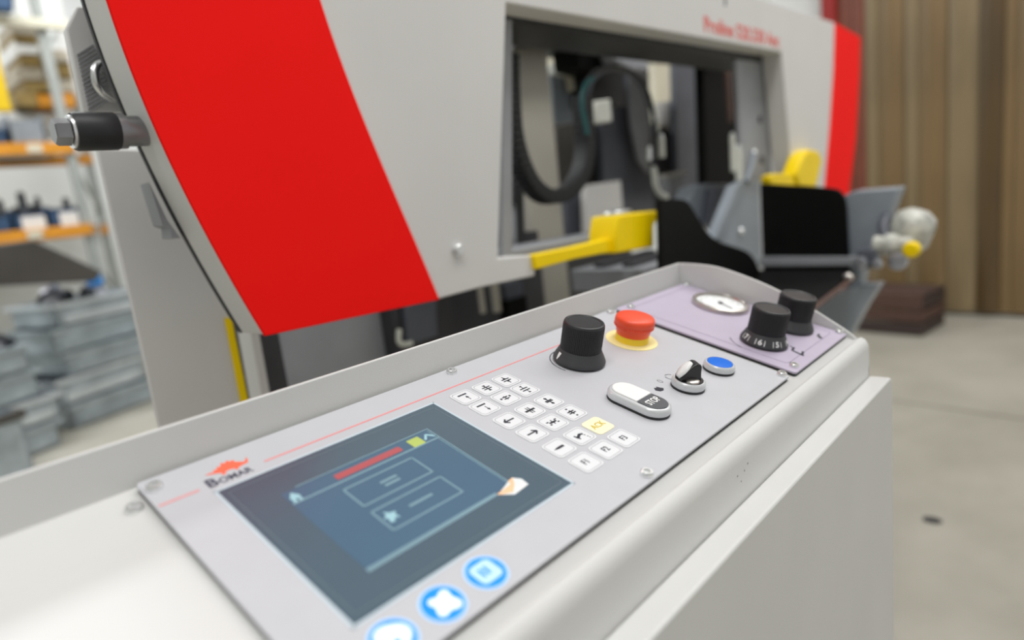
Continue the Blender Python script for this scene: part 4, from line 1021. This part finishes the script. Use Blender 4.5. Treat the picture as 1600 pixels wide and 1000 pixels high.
# upper shelf goods
zb4 = zw + 0.075
up = thing('stacked_pallet', 'pallet of gold brown cartons wrapped in white film on upper shelf', 'pallet load', (at_y(70, 160, YK + .5)[0], YK + 0.4, zb4))
for (xa, xb2, ya, yb, m) in ((28, 60, 150, 166, 'carton_gold'), (62, 118, 146, 166, 'orange_paint'), (40, 78, 128, 148, 'carton_gold'), (80, 116, 124, 146, 'carton_beige'), (30, 70, 108, 128, 'carton_beige'), (72, 112, 100, 124, 'carton_gold'), (34, 64, 88, 106, 'carton_gold'), (66, 108, 82, 100, 'carton_beige'), (26, 60, 70, 87, 'film_white'), (24, 60, 58, 70, 'carton_gold'), (22, 58, 38, 57, 'carton_beige')):
    q0, q1 = at_y(xa, yb, YK + 0.2), at_y(xb2, ya, YK + 0.2)
    MB().box(q0[0], YK + 0.2, q0[2], q1[0] - 0.012, YK + 0.7, q1[2] + 0.02).obj('carton', m, up, 0.006)
for (xa, xb2, m, pos) in ((44, 61, 'film_white', 'leftmost'), (67, 83, 'hall_white', 'middle one'), (89, 106, 'film_white', 'rightmost')):
    q0, q1 = at_y(xa, 76, YK + 0.75), at_y(xb2, -20, YK + 0.75)
    o = MB().box(q0[0], YK + 0.75, q0[2] - 0.4, q1[0] - 0.07, YK + 0.82, q1[2]).obj('white_sheet', m, None, 0.01)
    tag(o, 'tall white sheet on edge behind the cartons, %s of three' % pos, 'sheet', 'white sheets behind the cartons')
q0, q1 = at_y(-6, 170, YK - 0.1), at_y(-9, 60, YK - 0.1)
o = MB().box(q0[0] - 0.03, YK - 0.12, q0[2] - 0.02, q1[0], YK - 0.04, q1[2] + 1.0).obj('yellow_post', 'post_yellow', None, 0.01)
tag(o, 'yellow upright post at picture edge above the rack beams', 'post')
q0, q1 = at_y(-20, 35, YK - 0.05), at_y(112, 24, YK - 0.05)
o = MB().box(q0[0], YK - 0.04, q0[2], q1[0], YK + 0.02, q0[2] + 0.07).obj('yellow_rail', 'cream_paint', None, 0.005)
tag(o, 'thin pale yellow rail running across above the cartons', 'rail')
q0, q1 = at_y(-10, 18, YK - 0.1), at_y(27, -30, YK - 0.1)
o = MB().prism([(q0[0], 0), (q1[0] - .08, 0), (q1[0] + .03, .5), (q0[0], .5)], YK - 0.14, YK - 0.05, lambda a, b, c: (a, c, q0[2] + b)).obj('blue_sack', 'blue_bin_plastic', None, 0.02)
tag(o, 'dark blue sack hanging at top corner above the pale rail', 'sack')

# stacked zinc trays on the floor
def tray(loc, yaw, L, W, h, m, lab, grp, full=None):
    t = thing('metal_tray', lab, 'tray', loc, (0, 0, yaw), grp)
    WORLD[t.name] = Vector((0, 0, 0))       # children written in the tray's own frame
    b = MB(); k = 0.012
    b.box(-L / 2, -W / 2, 0, L / 2, W / 2, k)
    b.box(-L / 2, -W / 2, 0, L / 2, -W / 2 + k, h); b.box(-L / 2, W / 2 - k, 0, L / 2, W / 2, h)
    b.box(-L / 2, -W / 2, 0, -L / 2 + k, W / 2, h); b.box(L / 2 - k, -W / 2, 0, L / 2, W / 2, h)
    b.obj('tub', m, t)
    r = MB()
    for (a0, a1, b0, b1) in ((-L / 2 - .03, L / 2 + .03, -W / 2 - .035, -W / 2 + .006), (-L / 2 - .03, L / 2 + .03, W / 2 - .006, W / 2 + .035), (-L / 2 - .03, -L / 2 + .006, -W / 2, W / 2), (L / 2 - .006, L / 2 + .03, -W / 2, W / 2)):
        r.box(a0, b0, h - .03, a1, b1, h)
    r.obj('rim', 'zinc_glint' if full == 'bright' else m, t)
    MB().box(-L / 2 + .05, -W / 2 - .014, .02, L / 2 - .05, -W / 2 - .001, h * .45).obj('stiffener', 'zinc_glint' if full == 'bright' else m, t)
    return t
yaw = 0.36
s0 = at_z(172, 652, 0); s1 = at_z(98, 684, 0)
def shift(p, du, dv): return (p[0] + math.cos(yaw) * du - math.sin(yaw) * dv, p[1] + math.sin(yaw) * du + math.cos(yaw) * dv)
grpA = 'zinc trays stacked on the floor'
ordn = ['lowest', 'second from the floor', 'third from the floor', 'fourth from the floor', 'topmost']
zz = 0.0
A_ = shift(s0, 0.12, 0.28)
for k in range(5):
    h = (0.18, 0.19, 0.17, 0.18, 0.17)[k]
    off = (0.0, -0.07, 0.07, -0.02, 0.06)[k]
    c = shift(A_, off, 0.02 * (k % 2))
    tray((c[0], c[1], zz), yaw + (0.0, 0.05, -0.04, 0.06, 0.0)[k], 0.72, 0.48, h, 'zinc', 'zinc tray, %s in the stack beside the pale side plate' % ordn[k], grpA, 'bright' if k in (1, 4) else None)
    zz += h + 0.004
zA = zz
B_ = shift(s1, -0.40, 0.10)
zz = 0.0
ordB = ['lowest', 'second', 'third', 'topmost']
for k in range(4):
    h = (0.18, 0.17, 0.18, 0.17)[k]
    c = shift(B_, (-0.05, 0.0, -0.1, -0.12)[k], 0.0)
    tray((c[0], c[1], zz), yaw + (0.0, -0.05, 0.05, 0.0)[k], 0.70, 0.46, h, 'zinc', 'zinc tray, %s in the nearer stack at the picture edge' % ordB[k], grpA, 'bright' if k == 1 else None)
    zz += h + 0.004
zB = zz
# parts lying in the top trays
k = 0
for (base_, z0, spots) in ((A_, zA - 0.07, ((-.22, -.1, .06, .22), (-.08, .06, .075, .2), (.08, -.1, .055, .2), (.24, .08, .06, .16))), (B_, zB - 0.07, ((-.24, -.1, .07, .24), (-.05, .08, .085, .24), (.14, -.1, .06, .2), (.26, .08, .06, .18)))):
    for (du, dv, r_, ln) in spots:
        c = shift(base_, du, dv); k += 1
        t = thing('turned_part', 'turned shaft with flange, %s of four lying in the top tray of the %s stack' % (('leftmost', 'second', 'third', 'rightmost')[(k - 1) % 4], 'taller' if k < 5 else 'nearer'), 'machine part', (c[0], c[1], z0), (0, 0, 0), 'turned parts in the top trays')
        d = Vector((math.cos(yaw + k), math.sin(yaw + k), 0.12)).normalized()
        a = Vector((c[0], c[1], z0 + r_))
        MB().tube([a - d * ln * .5, a], r_, 14).obj('shaft', 'part_steel' if k % 2 else 'tool_dark', t)
        MB().tube([a, a + d * ln * .22], r_ * 1.5, 16).obj('flange', 'tool_dark' if k % 2 else 'part_steel', t)
c = shift(A_, 0.20, -0.02)
o = MB().lathe([(0, 0), (0.055, 0), (0.06, 0.03), (0.045, 0.07), (0, 0.075)], 20, Matrix.Translation((c[0], c[1], zA + 0.06))).obj('plastic_stopper', 'blue_bright')
tag(o, 'bright blue plastic cap on the taller tray stack', 'cap')
# grey box at the left edge of the floor
c = at_z(8, 760, 0)
gb = thing('metal_crate', 'grey green metal crate with brown rim at the picture edge, nearest to the console', 'crate', (c[0] - 0.16, c[1] + 0.05, 0), (0, 0, yaw))
WORLD[gb.name] = Vector((0, 0, 0))
b = MB(); L, W, h, k_ = 0.5, 0.4, 0.42, 0.015
b.box(-L / 2, -W / 2, 0, L / 2, W / 2, k_); b.box(-L / 2, -W / 2, 0, L / 2, -W / 2 + k_, h); b.box(-L / 2, W / 2 - k_, 0, L / 2, W / 2, h)
b.box(-L / 2, -W / 2, 0, -L / 2 + k_, W / 2, h); b.box(L / 2 - k_, -W / 2, 0, L / 2, W / 2, h)
b.obj('tub', 'zinc', gb)
r = MB()
for (a0, a1, b0, b1) in ((-L / 2 - .02, L / 2 + .02, -W / 2 - .02, -W / 2 + .01), (-L / 2 - .02, L / 2 + .02, W / 2 - .01, W / 2 + .02), (-L / 2 - .02, -L / 2 + .01, -W / 2, W / 2), (L / 2 - .01, L / 2 + .02, -W / 2, W / 2)):
    r.box(a0, b0, h - .05, a1, b1, h)
r.obj('rim', 'ramp_brown', gb)
